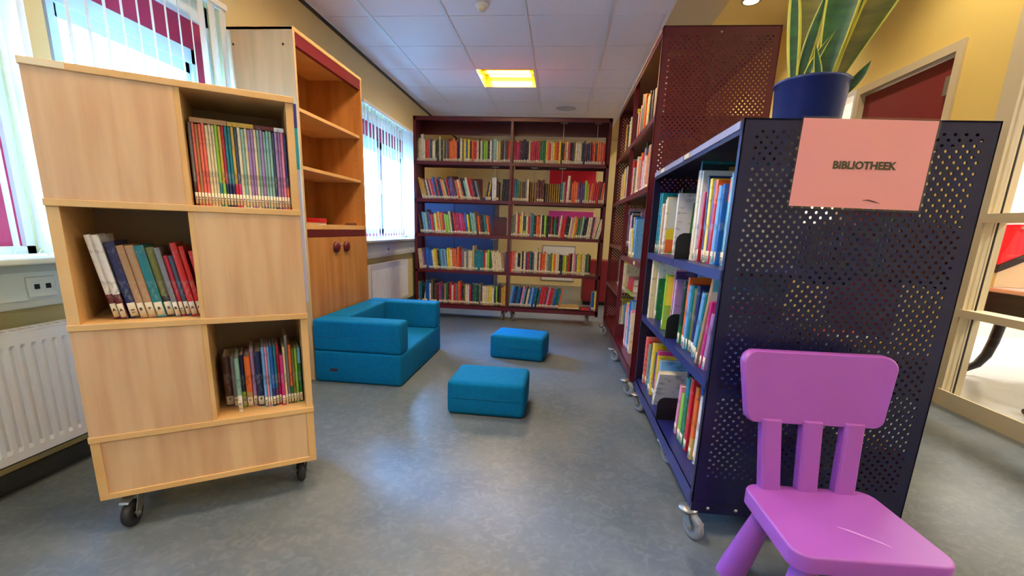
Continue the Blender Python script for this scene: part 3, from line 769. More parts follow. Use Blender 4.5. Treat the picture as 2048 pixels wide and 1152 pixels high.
obj('plinth_panel',MB().box(.024,CW-.024,.004,.02,.141,.318).box(.024,CW-.024,CD-.02,CD-.004,.141,.318),bi,cb)
obj('tape_label',MB().box(.0,.09,-.0052,-.004,CTOP-.017,CTOP-.002),mat('clear_tape',(226,204,160),.3),cb)
castor(cb,.075,.065,.122,R(250),.044,'brubber',.03); castor(cb,CW-.05,.065,.122,R(95),.044,'brubber',.03)
castor(cb,.075,CD-.06,.122,R(80),.044,'brubber',.03); castor(cb,CW-.06,CD-.06,.122,R(100),.044,'brubber',.03)
# glossy poster sheet sticking out behind the right side
ps=thing('poster_roll','narrow lilac and blue poster strip behind the birch bookcase edge','poster',(CA[0],CA[1],0),R(CANG))
obj('poster_sheet',MB().box(CW+.002,CW+.013,.05,.056,.72,1.17),mat('lilac_sheet',(196,196,226),.4),ps)
obj('poster_print',MB().box(CW+.002,CW+.013,.05,.056,1.17,1.30),mat('cyan_print',(40,170,190),.4),ps)
obj('poster_heading',MB().box(CW+.002,CW+.013,.05,.056,1.30,1.375),mat('blue_print',(54,60,150),.4),ps)

# ------------------------------------------------------------------ tall beech cabinet against the left wall
TX,TY0,TY1,TT=-1.53,2.675,3.565,2.045
tc_=thing('storage_cabinet','tall beech storage cabinet with open shelves above two doors','cabinet',(TX,TY0,0),0)
W_=TY1-TY0; DD=.405
wd=M['beech']
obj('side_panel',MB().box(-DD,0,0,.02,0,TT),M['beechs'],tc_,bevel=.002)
obj('side_panel',MB().box(-DD,0,W_-.02,W_,0,TT),wd,tc_,bevel=.002)
obj('top_board',MB().box(-DD,.002,.0,W_,TT-.022,TT+.003),M['birche'],tc_,bevel=.006)
obj('back_panel',MB().box(-DD,-DD+.006,.02,W_-.02,.06,TT-.02),wd,tc_)
obj('maroon_fascia',MB().prism([(-.03,TT-.085),(-.004,TT-.085),(-.004,TT-.022),(-.03,TT-.022)],.02,W_-.02,0,'xz'),mat('maroon_laminate',(112,16,30),.6,spec=.25),tc_)
for z in (1.645,1.325): obj('shelf',MB().box(-DD+.006,-.02,.02,W_-.02,z-.02,z),M['birche'],tc_,bevel=.001)
obj('shelf',MB().box(-DD+.006,-.006,.02,W_-.02,.955,.985),M['birche'],tc_,bevel=.001)
obj('maroon_rail',MB().box(-.03,-.001,.02,W_-.02,.908,.955),M['maroon'],tc_)
obj('plinth',MB().box(-DD,-.03,.02,W_-.02,0,.06),wd,tc_)
for k in (0,1):
    y0=.022+k*(W_/2-.02); y1=y0+W_/2-.025
    d_=obj('cabinet_door',MB().box(-.02,0,y0,y1,.062,.905),wd,tc_,bevel=.001)
    ky=W_/2+(-.075 if k==0 else .075)
    kb=obj('door_knob',MB().lathe([(0,.026),(.012,.026),(.03,.02),(.038,.008),(.036,0)],24,(0,ky,.838),0,'x'),M['maroon'],d_)
    obj('door_lock',MB().lathe([(0,.004),(.006,.003),(.007,0)],12,(0,ky+(.06 if k==0 else -.06),.85),0,'x'),M['chrome'],d_)
for x in (-DD+.05,-.06):
    obj('screw_cap',MB().cyl((x,.0,TT-.09),(x,-.002,TT-.09),.006,n=12),M['black'],tc_)
pins=MB()
for z in range(22): 
    for x in (-.05,-.33): pins.cyl((x,W_-.0205,1.02+z*.045),(x,W_-.022,1.02+z*.045),.0025,n=6)
obj('shelf_pin_holes',pins,M['black'],tc_)
# things left on its shelf
t=thing('game_box','flat red box lying on the open shelf of the tall cabinet','box',(-1.62,2.83,.985),R(10))
obj('box_lid',MB().box(-.09,.09,0,.15,.012,.04),mat('red_card',(200,24,28),.45),t,bevel=.001); obj('box_tray',MB().box(-.087,.087,.003,.147,0,.03),M['label'],t)
t=thing('leaning_book','dark red book leaning against the side inside the tall cabinet','book',(-1.66,2.70,.986),0)
mx=Matrix.Rotation(R(9),4,'X')
obj('cover',MB().box(-.08,.08,.0,.002,0,.21,0,mx).box(-.08,.08,.016,.018,0,.21,0,mx).box(.078,.08,.002,.016,0,.21,0,mx),M['maroon'],t)
obj('pages',MB().box(-.078,.077,.002,.016,.003,.207,0,mx),M['paper'],t)
t=thing('shelf_wedge','brown wooden wedge lying at the front of the cabinet shelf','wedge',(-1.575,3.33,.986),0)
obj('wedge_body',MB().prism([(0,0),(.12,0),(.11,.018),(.01,.014)],-.02,.02,0,'yz'),mat('dark_wood',(96,52,30),.5),t)

# ------------------------------------------------------------------ sofa and poufs
sx0,sx1,sy0,sy1=-1.517,-.945,2.655,3.625
so=thing('foam_sofa','low blue felt foam sofa in front of the tall cabinet','sofa',(sx0,sy0,0),0)
a_=sx1-sx0; l_=sy1-sy0
obj('seat_block',MB().rbox(0,a_,0,l_,0,.208,.018,4,0,None,.006),M['teal'],so)
obj('armrest',MB().rbox(0.0,a_-.002,0,.155,.206,.408,.018,4,0,None,.01),M['teal'],so)
obj('armrest',MB().rbox(0.0,a_-.002,l_-.155,l_,.206,.408,.018,4,0,None,.01),M['teal'],so)
obj('backrest',MB().rbox(.001,.17,.157,l_-.157,.206,.408,.016,4),M['teal'],so)
obj('care_label',MB().box(.105,.155,-.0022,.0,.075,.095),mat('woven_label',(54,40,44),.8),so)
sm_=MB()
for z in (.30,.106): sm_.tube([(.02,-.001,z),(a_-.02,-.001,z)],.0016,6)
obj('seam',sm_,mat('teal_thread',(6,104,142),.9),so)
def pouf(x,y,w,d,h,rz,label):
    t=thing('foam_pouf',label,'pouf',(x,y,0),R(rz),'teal foam poufs in the aisle')
    obj('cushion',MB().rbox(0,w,0,d,0,h,.026,5,0,None,.012),M['teal'],t)
    obj('seam',MB().tube([(.03,-.0035,h*.52),(w-.03,-.0035,h*.52)],.0014,6),mat('teal_thread',(6,104,142)),t)
pouf(-.565,2.295,.425,.335,.192,-1,'nearer blue foam pouf alone in the middle of the floor')
pouf(-.505,3.455,.425,.31,.19,-8,'farther blue foam pouf near the far bookcase')

# ------------------------------------------------------------------ purple child chair
ch=thing('child_chair','purple plastic child chair standing before the navy end panel','chair',(.752,1.12,0),R(2))
pu=M['purple']
st=MB(); 
# seat slab: rounded, wider at the front
def slab(poly,z0,z1,bm,inset=.006):
    n=len(poly); cx=sum(p[0] for p in poly)/n; cy=sum(p[1] for p in poly)/n
    lay=[(z0,0),(z1-inset,0),(z1-inset*.3,inset*.35),(z1,inset)]
    vs=[]
    for z,i in lay:
        for x,y in poly:
            L2=math.hypot(x-cx,y-cy); k=(L2-i)/L2; vs.append((cx+(x-cx)*k,cy+(y-cy)*k,z))
    fs=[(j*n+i,j*n+(i+1)%n,(j+1)*n+(i+1)%n,(j+1)*n+i) for j in range(3) for i in range(n)]
    bm.add(vs,fs,0,True); bm.add(vs[:n],[tuple(reversed(range(n)))]); bm.add(vs[3*n:],[tuple(range(n))])
poly=[]
for cx,cy,a in ((.135,.115,0),(-.135,.115,90),(-.14,-.115,180),(.14,-.115,270)):
    for i in range(7):
        t_=R(a+90*i/6); poly.append((cx+.042*math.cos(t_),cy+.042*math.sin(t_)))
slab(poly,.258,.300,st); obj('seat',st,pu,ch)
obj('scuff',MB().tube([(-.02,-.03,.3002),(.0,-.045,.3004),(.05,-.085,.3004),(.065,-.10,.3002)],[.001,.003,.0022,.001],6),mat('pale_scuff',(206,140,206),.5),ch)
def bk(z): return .142+(z-.29)*.16      # y of backrest plane
for x0 in (-.133,-.031,.071):
    m=MB(); w=.055; z0,z1=.29,.50
    vs=[]
    for z in (z0,z1):
        k=.02*(z-z0)/(z1-z0)*(1 if x0>0.05 else (-1 if x0<-.1 else 0))*.6
        for dx,dy in ((0,0),(.006,-.006),(w-.006,-.006),(w,0),(w,.028),(0,.028)): vs.append((x0+dx+k,bk(z)+dy-.012,z))
    m.add(vs,[(i,(i+1)%6,6+(i+1)%6,6+i) for i in range(6)]+[(5,4,3,2,1,0),(6,7,8,9,10,11)]); obj('back_slat',m,pu,ch,bevel=.003)
# backrest: rounded trapezoid, gently curved
m=MB(); n=6; pts=[]
for cx,cz,a in ((.178,.655,0),(-.178,.655,90),(-.158,.515,180),(.158,.515,270)):
    for i in range(n+1):
        t_=R(a+90*i/n); pts.append((cx+.032*math.cos(t_),cz+.032*math.sin(t_)))
ppp=[]
for (x,z) in pts: ppp.append((x,z+.008*math.cos(x*7)))
N=len(ppp); vs=[]
for layer,(off,sc) in enumerate(((-.016,.975),(-.011,1),(.012,1),(.017,.975))):
    for x,z in ppp: vs.append((x*sc,bk(z)+off+.02-.5*x*x,.585+(z-.585)*sc))
fs=[(j*N+i,j*N+(i+1)%N,(j+1)*N+(i+1)%N,(j+1)*N+i) for j in range(3) for i in range(N)]
m.add(vs,fs,0,True)
# caps as strips so the curve holds
def cap(off):
    h=N//2; f=[]
    # columns between upper and lower outline
    up=[i for i in range(0,14)]; lo=[27-i for i in range(0,14)]
    for a in range(13): f.append((off+up[a],off+up[a+1],off+lo[a+1],off+lo[a]))
    return f
m.add(vs,cap(0)+[tuple(reversed(q)) for q in cap(3*N)],0,True)
obj('backrest',m,pu,ch)
for x,y in ((-.118,.10),(.118,.10),(-.118,-.095),(.118,-.095)):
    sxn,syn=(1 if x>0 else -1),(1 if y>0 else -1)
    vs=[];prof=[(0,.0),(.30,.043),(.30,.045)]
    mm=MB(); p0=Vector((x+sxn*.052,y+syn*.05,0.0)); p1=Vector((x,y,.262)); K=5; ring=20; vv=[]
    for k in range(K+1):
        q=k/K; c=p0.lerp(p1,q); r=.043*(1-q)+.027*q
        if k==0: r-=.003
        for i in range(ring): vv.append((c.x+r*math.cos(2*math.pi*i/ring),c.y+r*math.sin(2*math.pi*i/ring),c.z))
    ff=[(k*ring+i,k*ring+(i+1)%ring,(k+1)*ring+(i+1)%ring,(k+1)*ring+i) for k in range(K) for i in range(ring)]
    mm.add(vv,ff,0,True); mm.add(vv[:ring],[tuple(reversed(range(ring)))]); mm.add(vv[-ring:],[tuple(range(ring))]); obj('leg',mm,pu,ch)

# ------------------------------------------------------------------ sign on the navy end panel
yS=BY0-.0045
sg=thing('paper_sign','pink laminated paper sign reading BIBLIOTHEEK taped to the navy panel','sign',(.817,yS,1.2075),0)
mxr=Matrix.Rotation(R(.6),4,'Y')
obj('sheet',MB().box(-.172,.172,-.0012,0,-.116,.116,0,mxr),M['pink'],sg)
tm=letter('BIBLIOTHEEK',.0275,.0011)
lo=obj('lettering',tm,M['ink'],sg,(.006,-.0017,-.003),(R(90),0,R(0)))
obj('pen_mark',MB().tube([(.02,-.0016,-.094),(.035,-.0016,-.093),(.05,-.0016,-.097),(.066,-.0016,-.101)],[.0006,.0016,.0018,.0005],6),mat('brown_ink',(90,30,30),.6),sg)
obj('laminate_sleeve',MB().box(-.177,.177,-.0026,-.0022,-.122,.121,0,mxr),M['film'],sg)

# ------------------------------------------------------------------ plant
px_,py_=.795,1.74
pl=thing('potted_plant','variegated snake plant in a round navy pot on top of the navy bookcase','potted plant',(px_,py_,BT+.001),0)
obj('pot',MB().lathe([(0,0),(.092,0),(.097,.006),(.107,.166),(.111,.168),(.113,.174),(.110,.178),(.104,.178),(.100,.168),(.098,.13),(0,.13)],48),M['pot'],pl)
obj('soil',MB().lathe([(0,.142),(.06,.141),(.099,.138)],32),M['soil'],pl)
def leaf(bx,tx,h,w,col='leafg',by=0,ty=0,b0=.35,curl=.3,face=-25,twist=0,margin=.72,pw=1.3,tip=5):
    m=MB(); n=18; vs=[]; S=(-1,-margin,0,margin,1)
    for i in range(n+1):
        q=i/n; x=bx+(tx-bx)*(q**pw); y=by+(ty-by)*(q**pw); z=.135+h*q
        ww=w*(b0+2.2*q*(1-b0*.5)-1.35*q*q)*max(.02,(1-q**tip)); a=R(face+twist*q)
        ux,uy=math.cos(a),math.sin(a); nx,ny=-uy,ux
        for k in (0,1):
            for q2 in S:
                c=curl*ww*(q2*q2); th=k*.0035*(1-abs(q2)*.7)
                vs.append((x+ux*ww*q2*.5-nx*c*.5+nx*th,y+uy*ww*q2*.5-ny*c*.5+ny*th,z))
    fs=[];mi=[]
    for i in range(n):
        o=i*10
        for k in range(4):
            e=1 if k in (0,3) else 0
            fs+=[(o+k,o+k+1,o+11+k,o+10+k),(o+6+k,o+5+k,o+15+k,o+16+k)]; mi+=[e,e]
        fs+=[(o+5,o,o+10,o+15),(o+4,o+9,o+19,o+14)]; mi+=[1,1]
    m.v=vs; m.f=fs; m.m=mi; m.sm=[True]*len(fs)
    obj('leaf',m,[M[col],M['leafy']],pl)
leaf(-.068,-.125,.38,.052,by=-.03,ty=-.04,b0=.3,curl=.15,margin=.55,tip=3,pw=1.0)
leaf(-.060,-.012,.30,.046,by=-.035,ty=-.03,b0=.3,curl=-.2,margin=.7,tip=3)
leaf(-.055,.012,.17,.030,by=-.06,ty=-.07,b0=.4,curl=.3,margin=.75,tip=2.5,pw=1.6)
leaf(-.050,-.075,.17,.022,by=-.01,ty=.01,b0=.4,curl=.2,tip=2.5)
leaf(.010,.050,.62,.128,by=-.05,ty=-.09,b0=.12,curl=.35,margin=.86)
leaf(.030,.125,.60,.10,by=-.02,ty=-.03,b0=.15,curl=-.35,margin=.84,face=-35)
leaf(.048,.30,.58,.125,'leafo',by=-.02,ty=-.06,b0=.14,curl=.4,margin=.84,pw=1.15,face=-30)
leaf(-.015,-.03,.50,.085,'leafo',by=.03,ty=.06,b0=.2,curl=.2,margin=.85)
leaf(.030,.16,.55,.10,by=.04,ty=.09,b0=.2,curl=-.2,margin=.85)
leaf(.030,.075,.40,.030,'leafy',by=-.055,ty=-.08,b0=.3,curl=.3,pw=1.1)
leaf(-.01,-.045,.13,.03,by=-.07,ty=-.08,b0=.4,curl=.3,tip=2.5)
leaf(.088,.132,.088,.042,by=-.04,ty=-.07,b0=.4,curl=.4,face=-15,margin=.93,tip=2.2,pw=1)

# ------------------------------------------------------------------ seen past the far case and through the glass
t=thing('pinboard','red pinboard on the far wall seen over the far case books','pinboard',(.15,YF-.02,1.35))
obj('board',MB().box(-.40,.42,0,.018,.10,.75),mat('red_felt',(206,30,50),.9),t); obj('frame',MB().box(-.43,.45,-.002,.018,.75,.78).box(-.43,.45,-.002,.018,.07,.10).box(-.43,-.40,-.002,.018,.10,.75).box(.42,.45,-.002,.018,.10,.75),M['cream'],t)
t=thing('wall_panel','magenta wall panel behind the right bay of the far case','wall panel',(.15,YF-.02,.9))
obj('board',MB().box(-.38,.42,0,.018,.02,.45),mat('magenta_felt',(196,60,140),.9),t); obj('edge_strip',MB().box(-.40,.44,-.002,.018,0,.02),M['white'],t)
t=thing('navy_cupboard','dark navy cupboard standing behind the left bay of the far case','cupboard',(-2.0+.1,6.0,0))
obj('cupboard_body',MB().box(0,1.05,0,.4,.08,1.38),mat('navy_laminate',(24,44,92),.5),t); obj('cupboard_door',MB().box(.02,.52,-.018,-.001,.1,1.36),mat('navy_laminate',(24,44,92)),t); obj('cupboard_door',MB().box(.53,1.03,-.018,-.001,.1,1.36),mat('navy_laminate',(24,44,92)),t); obj('cupboard_plinth',MB().box(.02,1.03,.02,.38,0,.08),M['black'],t)
t=thing('whiteboard','white board low on the far wall behind the right bay','whiteboard',(.0,YF-.02,.1))
obj('board',MB().box(-.3,.28,0,.015,.0,.62),M['white'],t); obj('frame',MB().box(-.31,.29,-.003,.015,.62,.635).box(-.31,.29,-.003,.015,-.012,0).box(-.312,-.3,-.003,.015,-.01,.63).box(.28,.292,-.003,.015,-.01,.63),M['chrome'],t)
t=thing('red_cabinet','dark red cabinet low behind the right end of the far case','cabinet',(.35,6.4,0))
obj('cabinet_body',MB().box(0,.5,0,.4,.05,.62),mat('dark_red_laminate',(120,16,24),.5),t); obj('cabinet_door',MB().box(.01,.49,-.016,0,.06,.61),mat('dark_red_laminate',(120,16,24)),t); obj('cabinet_plinth',MB().box(.02,.48,.02,.38,0,.05),M['black'],t)
# table with curved black legs in the side room
t=thing('side_table','table with swept black curved legs behind the glass partition','table',(3.0,2.9,0))
obj('table_top',MB().rbox(-.12,1.3,-.35,1.1,.705,.735,.01,3),mat('pink_beige_top',(214,160,150),.4),t)
obj('apron',MB().box(-.08,1.25,-.30,1.05,.56,.705),M['black'],t)
def curl(x,y,sx,sy=0):
    pts=[(x,y,.57),(x,y,.42),(x-.015*sx,y,.28),(x-.04*sx,y,.17),(x-.09*sx,y,.09),(x-.17*sx,y,.045),(x-.26*sx,y,.03)]
    obj('table_leg',MB().tube(pts,[.036,.036,.035,.034,.030,.024,.018],12),M['black'],t)
    obj('leg_glide',MB().cyl((x-.22*sx,y,0),(x-.22*sx,y,.035),.026,.02),M['black'],t)
curl(.12,.0,1); curl(.42,.92,1); curl(1.1,.0,-1); curl(1.1,.92,-1)
t=thing('game_cabinet','red game cabinet with black sloping edge standing on the table behind the glass','game cabinet',(2.93,3.35,.7365))
obj('side_panel',MB().prism([(-.04,.15),(.42,.395),(.42,.41),(.03,.41),(-.04,.21)],0,.5,0,'xz'),mat('red_gloss',(226,18,44),.3),t)
obj('black_edge',MB().prism([(-.05,.095),(.42,.345),(.42,.393),(-.04,.148)],-.01,.51,0,'xz'),M['black'],t)
obj('body',MB().prism([(-.03,.0),(.42,.0),(.42,.343),(-.03,.10)],.01,.49,0,'xz'),M['cream'],t)
obj('rail',MB().tube([(.02,-.02,.385),(.10,-.035,.37),(.40,-.035,.39)],.008,8),M['chrome'],t)


# ================================================================== rows of books
# --- far case
FFR=frame(FX0,FY,0)
def far(bay,rown,cols,**k):
    z=([FT]+FZ+[.164])[rown]
    u0,u1=((.02,mf-.018) if bay=='L' else (mf+.018,LF-.02))
    u0+=k.pop('a',0); u1-=k.pop('b',0)
    pl={1:'top shelf',2:'second shelf',3:'third shelf',4:'fourth shelf',5:'bottom shelf'}[rown]+', '+('left bay of far case' if bay=='L' else 'right bay of far case')
    k.setdefault('h',(.20,.235)); k.setdefault('d',(.14,.17)); k.setdefault('v',.045)
    row(FFR,u0,u1,z+.0006,cols,pl,'books on the %s'%pl.replace(',',' of the'),**k)
S=lambda s: s.split()
def tall(c,h=.265,**k): return (c,dict(h=h,**k))
far('L',1,S('olive cream')+[tall('white'),tall('cream',.27)]+S('cream red red grey slate cream cream black forest')+[tall('cream',.25)]+S('forest gold forest grey maroon orange orange orange orange navy navy cream olive yellow blue yellow maroon orange')+S('red red cream black cream green lime lime black white grey')+[('mint',dict(t=.036,h=.235))]+S('cream yellow brown black grey brown red orange'))
far('R',1,S('crimson crimson magenta maroon maroon navy navy black black cream red red crimson crimson red green green green yellow salmon red cream yellow orange red yellow black black orange cream red black navy olive cream cream cream black navy maroon navy maroon red orange black orange orange salmon red'),b=.03)
ll=dict(lean=-13)
def L_(cs,l,**k): return [(c,dict(lean=l,**k)) if isinstance(c,str) else (c[0],dict(c[1],lean=l)) for c in cs]
far('L',2,L_(S('gold gold gold brown cream maroon salmon red blue slate red navy navy orange gold black red purple purple purple brown orange cream orange black black mint cream crimson red maroon navy grey'),-14),a=.06,b=.31)
row(FFR,.76,.89,1.2856,[('black',dict(lean=9,gap=.0)),('gold',dict(lean=9)),('black',dict(lean=9,h=.24)),('white',dict(gap=.012,h=.235)),('white',dict(h=.235)),'umber'],'second shelf, loose group in far left bay','books in the loose group on the second shelf',h=(.19,.21),v=.045,fit=False)
row(FFR,.925,1.005,1.2856,S('umber slate umber slate umber slate'),'second shelf, dark series at right of left bay','dark series books on the second shelf',h=(.225,.23),v=.11,t=(.01,.011),lab=0,lean=3)
far('R',2,S('crimson teal teal olive olive brown grey cream')+[(c,dict(v=.11,lab=0,t=.0095,h=.205)) for c in S('umber tan umber gold umber tan gold umber')]+S('maroon maroon brown')+[(c,dict(v=.11,lab=0,t=.0105,h=.195)) for c in S('umber tan umber tan umber gold umber gold umber gold umber gold umber gold umber')]+S('teal mint crimson')+[('cream',dict(h=.27,lean=2))]+S('maroon orange orange orange purple purple purple lime gold')+L_(S('orange red red red brown orange cream'),6))
far('L',3,L_(S('brown black skyblue mint')+[tall('slate',.25)]+S('purple red mint yellow orange gold orange crimson lime lime')+[tall('cream',.24)]+S('black red crimson crimson magenta crimson blue yellow green mint mint')+[tall('brown',.25)]+S('orange maroon forest teal orange'),-8),a=.035,b=.19)
far('R',3,S('olive grey')+[tall('cream',.25)]+S('red yellow')+[tall('cream',.26),('forest',dict(t=.03,c2=('lime','b')))]+S('cream red')+[tall('grey',.25)]+S('teal black orange orange cream black lime black black red black green black')+L_(S('cream red red black black cream pink yellow orange green olive mint black black cream cream brown pink cream'),6)+[('cream',dict(lean=14,h=.21)),('cream',dict(lean=14,h=.21))],b=.03)
far('L',4,L_(S('cream cream lilac purple blue blue blue cream yellow gold black teal skyblue grey skyblue'),-6)+L_(S('yellow yellow cream orange salmon'),-3)+[tall('orange',.25)]+S('red red grey cream grey cream cream')+[tall('gold',.27)]+S('teal teal teal teal teal red cream lime green olive')+L_(S('cream cream cream cream cream tan'),-7)+['purple'],a=.02)
far('R',4,S('red salmon salmon cream white')+[('black',dict(t=.03,c2=('white','b')))]+S('cream black cream purple crimson teal navy olive white')+[tall('cream',.27)]+S('brown cream red orange orange cream mint grey olive yellow orange cream cream navy black lime yellow olive red black cream pink grey yellow yellow gold cream cream green olive black'),b=.10)
far('L',5,S('grey teal')+[('black',dict(lean=8,h=.24))]+S('white blue blue white')+[tall('olive',.26),tall('black',.25)]+S('brown maroon red blue brown tan green maroon red cream red grey')+[tall('orange',.25)]+S('red black olive cream white red navy green green forest grey brown')+[('cream',dict(t=.045,h=.21))]+['cream',('yellow',dict(t=.04,h=.21))]+S('white forest lime black brown gold gold'))
far('R',5,L_(S('skyblue blue navy teal blue navy pink skyblue black cream blue skyblue blue teal black teal')+[('red',dict(t=.038))]+S('red slate pink red red grey blue green teal orange'),9),b=.40)
row(FFR,LF-.075,LF-.02,.1646,[('blue',{}),('yellow',{}),],'bottom shelf, two books at far case right end','pair at the right end of the bottom shelf',h=(.2,.21),v=.03,t=(.015,.02))
# --- red case (frame u toward camera)
RFR=frame(RX0,RY1,-90)
def redrow(bay,rown,z,cols,**k):
    u0,u1=((.02,mr-.02) if bay=='far' else (mr+.02,LR-.012)); u0+=k.pop('a',0); u1-=k.pop('b',0)
    pl={1:'top shelf',2:'second shelf',3:'third shelf',4:'fourth shelf',5:'bottom shelf'}[rown]+', %s bay of side maroon case'%bay
    k.setdefault('h',(.22,.29)); k.setdefault('d',(.17,.21)); k.setdefault('v',.05); k.setdefault('t',(.014,.026))
    row(RFR,u0,u1,z+.0006,cols,pl,'books on the %s'%pl.replace(',',' of the'),detail=True,**k)
redrow('far',1,1.65,[('cream',dict(h=.285))]+S('black cream gold yellow cream black cream yellow gold black cream cream yellow black brown cream yellow tan cream black gold cream yellow black cream orange cream'),a=.16,vj=.01)
redrow('near',1,1.65,S('yellow cream orange')+[('navy',dict(h=.31,c2=('orange','t')))]+S('cream green orange cream')+S('red yellow cream black brown black black tan umber black gold black umber')+[('yellow',dict(t=.03,h=.345,d=.25,deco='binder',gap=.02)),('lilac',dict(t=.02,h=.31)),('salmon',dict(t=.022,h=.31)),('orange',dict(t=.022,h=.29))],vj=.012)
redrow('far',2,1.27,[('black',dict(t=.012,h=.27)),('gold',dict(h=.25,deco='yellowcover'))]+S('cream orange gold yellow cream yellow orange navy blue cream')+[('navy',dict(h=.33,c2=('white','t')))]+S('cream yellow yellow gold orange magenta red cream cream'),a=.1)
redrow('near',2,1.27,S('black cream forest cream orange orange tan red cream')+[('lilac',dict(t=.04,h=.30)),('lilac',dict(t=.03,h=.29)),('forest',dict(h=.32))]+S('cream pink orange tan')+[('tan',dict(h=.31)),('salmon',dict(h=.3)),('navy',dict(h=.34,t=.02)),('blue',dict(h=.33))]+S('pink white cream'),vj=.01)
redrow('far',3,.90,S('olive black cream tan')+[('pink',dict(h=.31))]+S('cream lilac navy cream navy tan pink cream navy cream'),a=.30,v=.08)
redrow('near',3,.83,[('pink',dict(h=.33,t=.02,v=.11)),('navy',dict(h=.29,t=.03,v=.10)),('lime',dict(h=.25,t=.03,d=.2,v=.06)),('teal',dict(h=.29,t=.02,d=.24,v=.07)),('gold',dict(h=.27,t=.02,d=.24,v=.08,deco='vera'))]+L_([('cream',dict(h=.2,t=.016,d=.15)),('cream',dict(h=.2,t=.014)),('cream',dict(h=.21,t=.014)),('umber',dict(h=.19,t=.014)),('white',dict(h=.2,t=.014)),('black',dict(h=.19,t=.01)),('white',dict(h=.19,t=.014)),('red',dict(h=.19,t=.014)),('yellow',dict(h=.2,t=.014))],-12)+[('blue',dict(h=.28,t=.02)),('blue',dict(h=.27,t=.018)),('skyblue',dict(h=.27,t=.018))],a=.06,b=.05,fit=False,v=.03,h=(.19,.24))
redrow('far',4,.53,S('cream navy yellow cream white olive gold cream purple gold cream navy tan cream navy yellow cream'),a=.35,v=.06)
redrow('far',5,.158,[('cream',dict(h=.28)),('teal',dict(h=.27,c2=('mint','b')))]+S('skyblue mint cream gold yellow olive blue tan gold cream green yellow skyblue'),a=.35,v=.07)
redrow('near',5,.158,[('pink',dict(t=.022,h=.385,d=.25,v=.12,deco='leeu')),('cream',dict(h=.20,v=.10)),('grey',dict(h=.18,v=.09)),('slate',dict(h=.27,v=.06,lean=-9,c2=('orange','t'))),('white',dict(h=.24)),('tan',dict(h=.22)),('yellow',dict(h=.33)),('cream',dict(h=.3)),('red',dict(h=.31)),('pink',dict(h=.32)),('white',dict(h=.3)),('mint',dict(h=.31)),('skyblue',dict(h=.36,c2=('blue','t'))),('blue',dict(h=.37)),('skyblue',dict(h=.36)),('green',dict(h=.3)),('cream',dict(h=.3)),('pink',dict(h=.31)),('cream',dict(h=.29))],a=.05,b=.42,v=.05)
# --- navy case
BFR=frame(BX0,BY1,-90)
def blue(bay,rown,z,cols,**k):
    u0,u1=((.015,mid-.01) if bay=='far' else (mid+.012,LB-.012)); u0+=k.pop('a',0); u1-=k.pop('b',0)
    pl={1:'top shelf',2:'middle shelf',3:'bottom shelf'}[rown]+', %s bay of navy case'%bay
    row(BFR,u0,u1,z+.0006,cols,pl,'books on the %s'%pl.replace(',',' of the'),detail=True,fit=False,lab=.04,**k)
D=dict
blue('far',1,.90,[('teal',D(t=.02,h=.315,d=.24,v=.03)),('teal',D(t=.02,h=.315,d=.24,v=.035)),('cream',D(t=.012,h=.26,v=.04)),('tan',D(t=.01,h=.25,v=.045)),('white',D(t=.02,h=.28,d=.2,v=.05)),('cream',D(t=.02,h=.29,d=.22,v=.05,deco='meadow')),('slate',D(t=.012,h=.32,d=.25,v=.10)),('black',D(t=.012,h=.33,d=.25,v=.11)),('cream',D(t=.018,h=.305,d=.24,v=.09,gap=.03)),('white',D(t=.02,h=.30,d=.24,v=.08,deco='greendoor'))],a=.02)
blue('near',1,.90,[('blue',D(t=.010,h=.395,d=.27,v=.06,c2=('teal','t'),deco='darkcover')),('cream',D(t=.024,h=.355,d=.24,v=.05,lab=0,txt='JJ')),('white',D(t=.012,h=.35,d=.24,v=.055,deco='lettercover')),('red',D(t=.012,h=.27,v=.065)),('cream',D(t=.012,h=.29,v=.10)),('navy',D(t=.01,h=.32,d=.2,v=.06,lean=-6,gap=.05)),('yellow',D(t=.02,h=.31,d=.2,v=.06,lean=-4,deco='yellowbook')),('purple',D(t=.01,h=.3,v=.06,gap=.005)),('red',D(t=.016,h=.30,v=.06,c2=('orange','t'))),('salmon',D(t=.012,h=.28,v=.065)),('skyblue',D(t=.02,h=.275,v=.06)),('blue',D(t=.01,h=.28,v=.065)),('teal',D(t=.02,h=.30,v=.08,c2=('orange','t'))),('mint',D(t=.014,h=.31,v=.075)),('cream',D(t=.014,h=.325,v=.075,d=.22)),('olive',D(t=.012,h=.32,v=.075)),('cream',D(t=.016,h=.32,v=.07,d=.22))],a=.004,ts=1.42)
blue('far',2,.55,[('cream',D(t=.035,h=.325,d=.28,v=.012,lab=0,deco='cratecover')),('white',D(t=.012,h=.30,d=.24,v=.04)),('green',D(t=.014,h=.22,d=.2,v=.045)),('lime',D(t=.02,h=.265,d=.23,v=.02,gap=.25,deco='verhalen')),('pink',D(t=.02,h=.29,v=.05,gap=.015)),('purple',D(t=.014,h=.285,d=.22,v=.05)),('white',D(t=.012,h=.25,v=.05)),('lilac',D(t=.012,h=.25,v=.05))],a=.085)
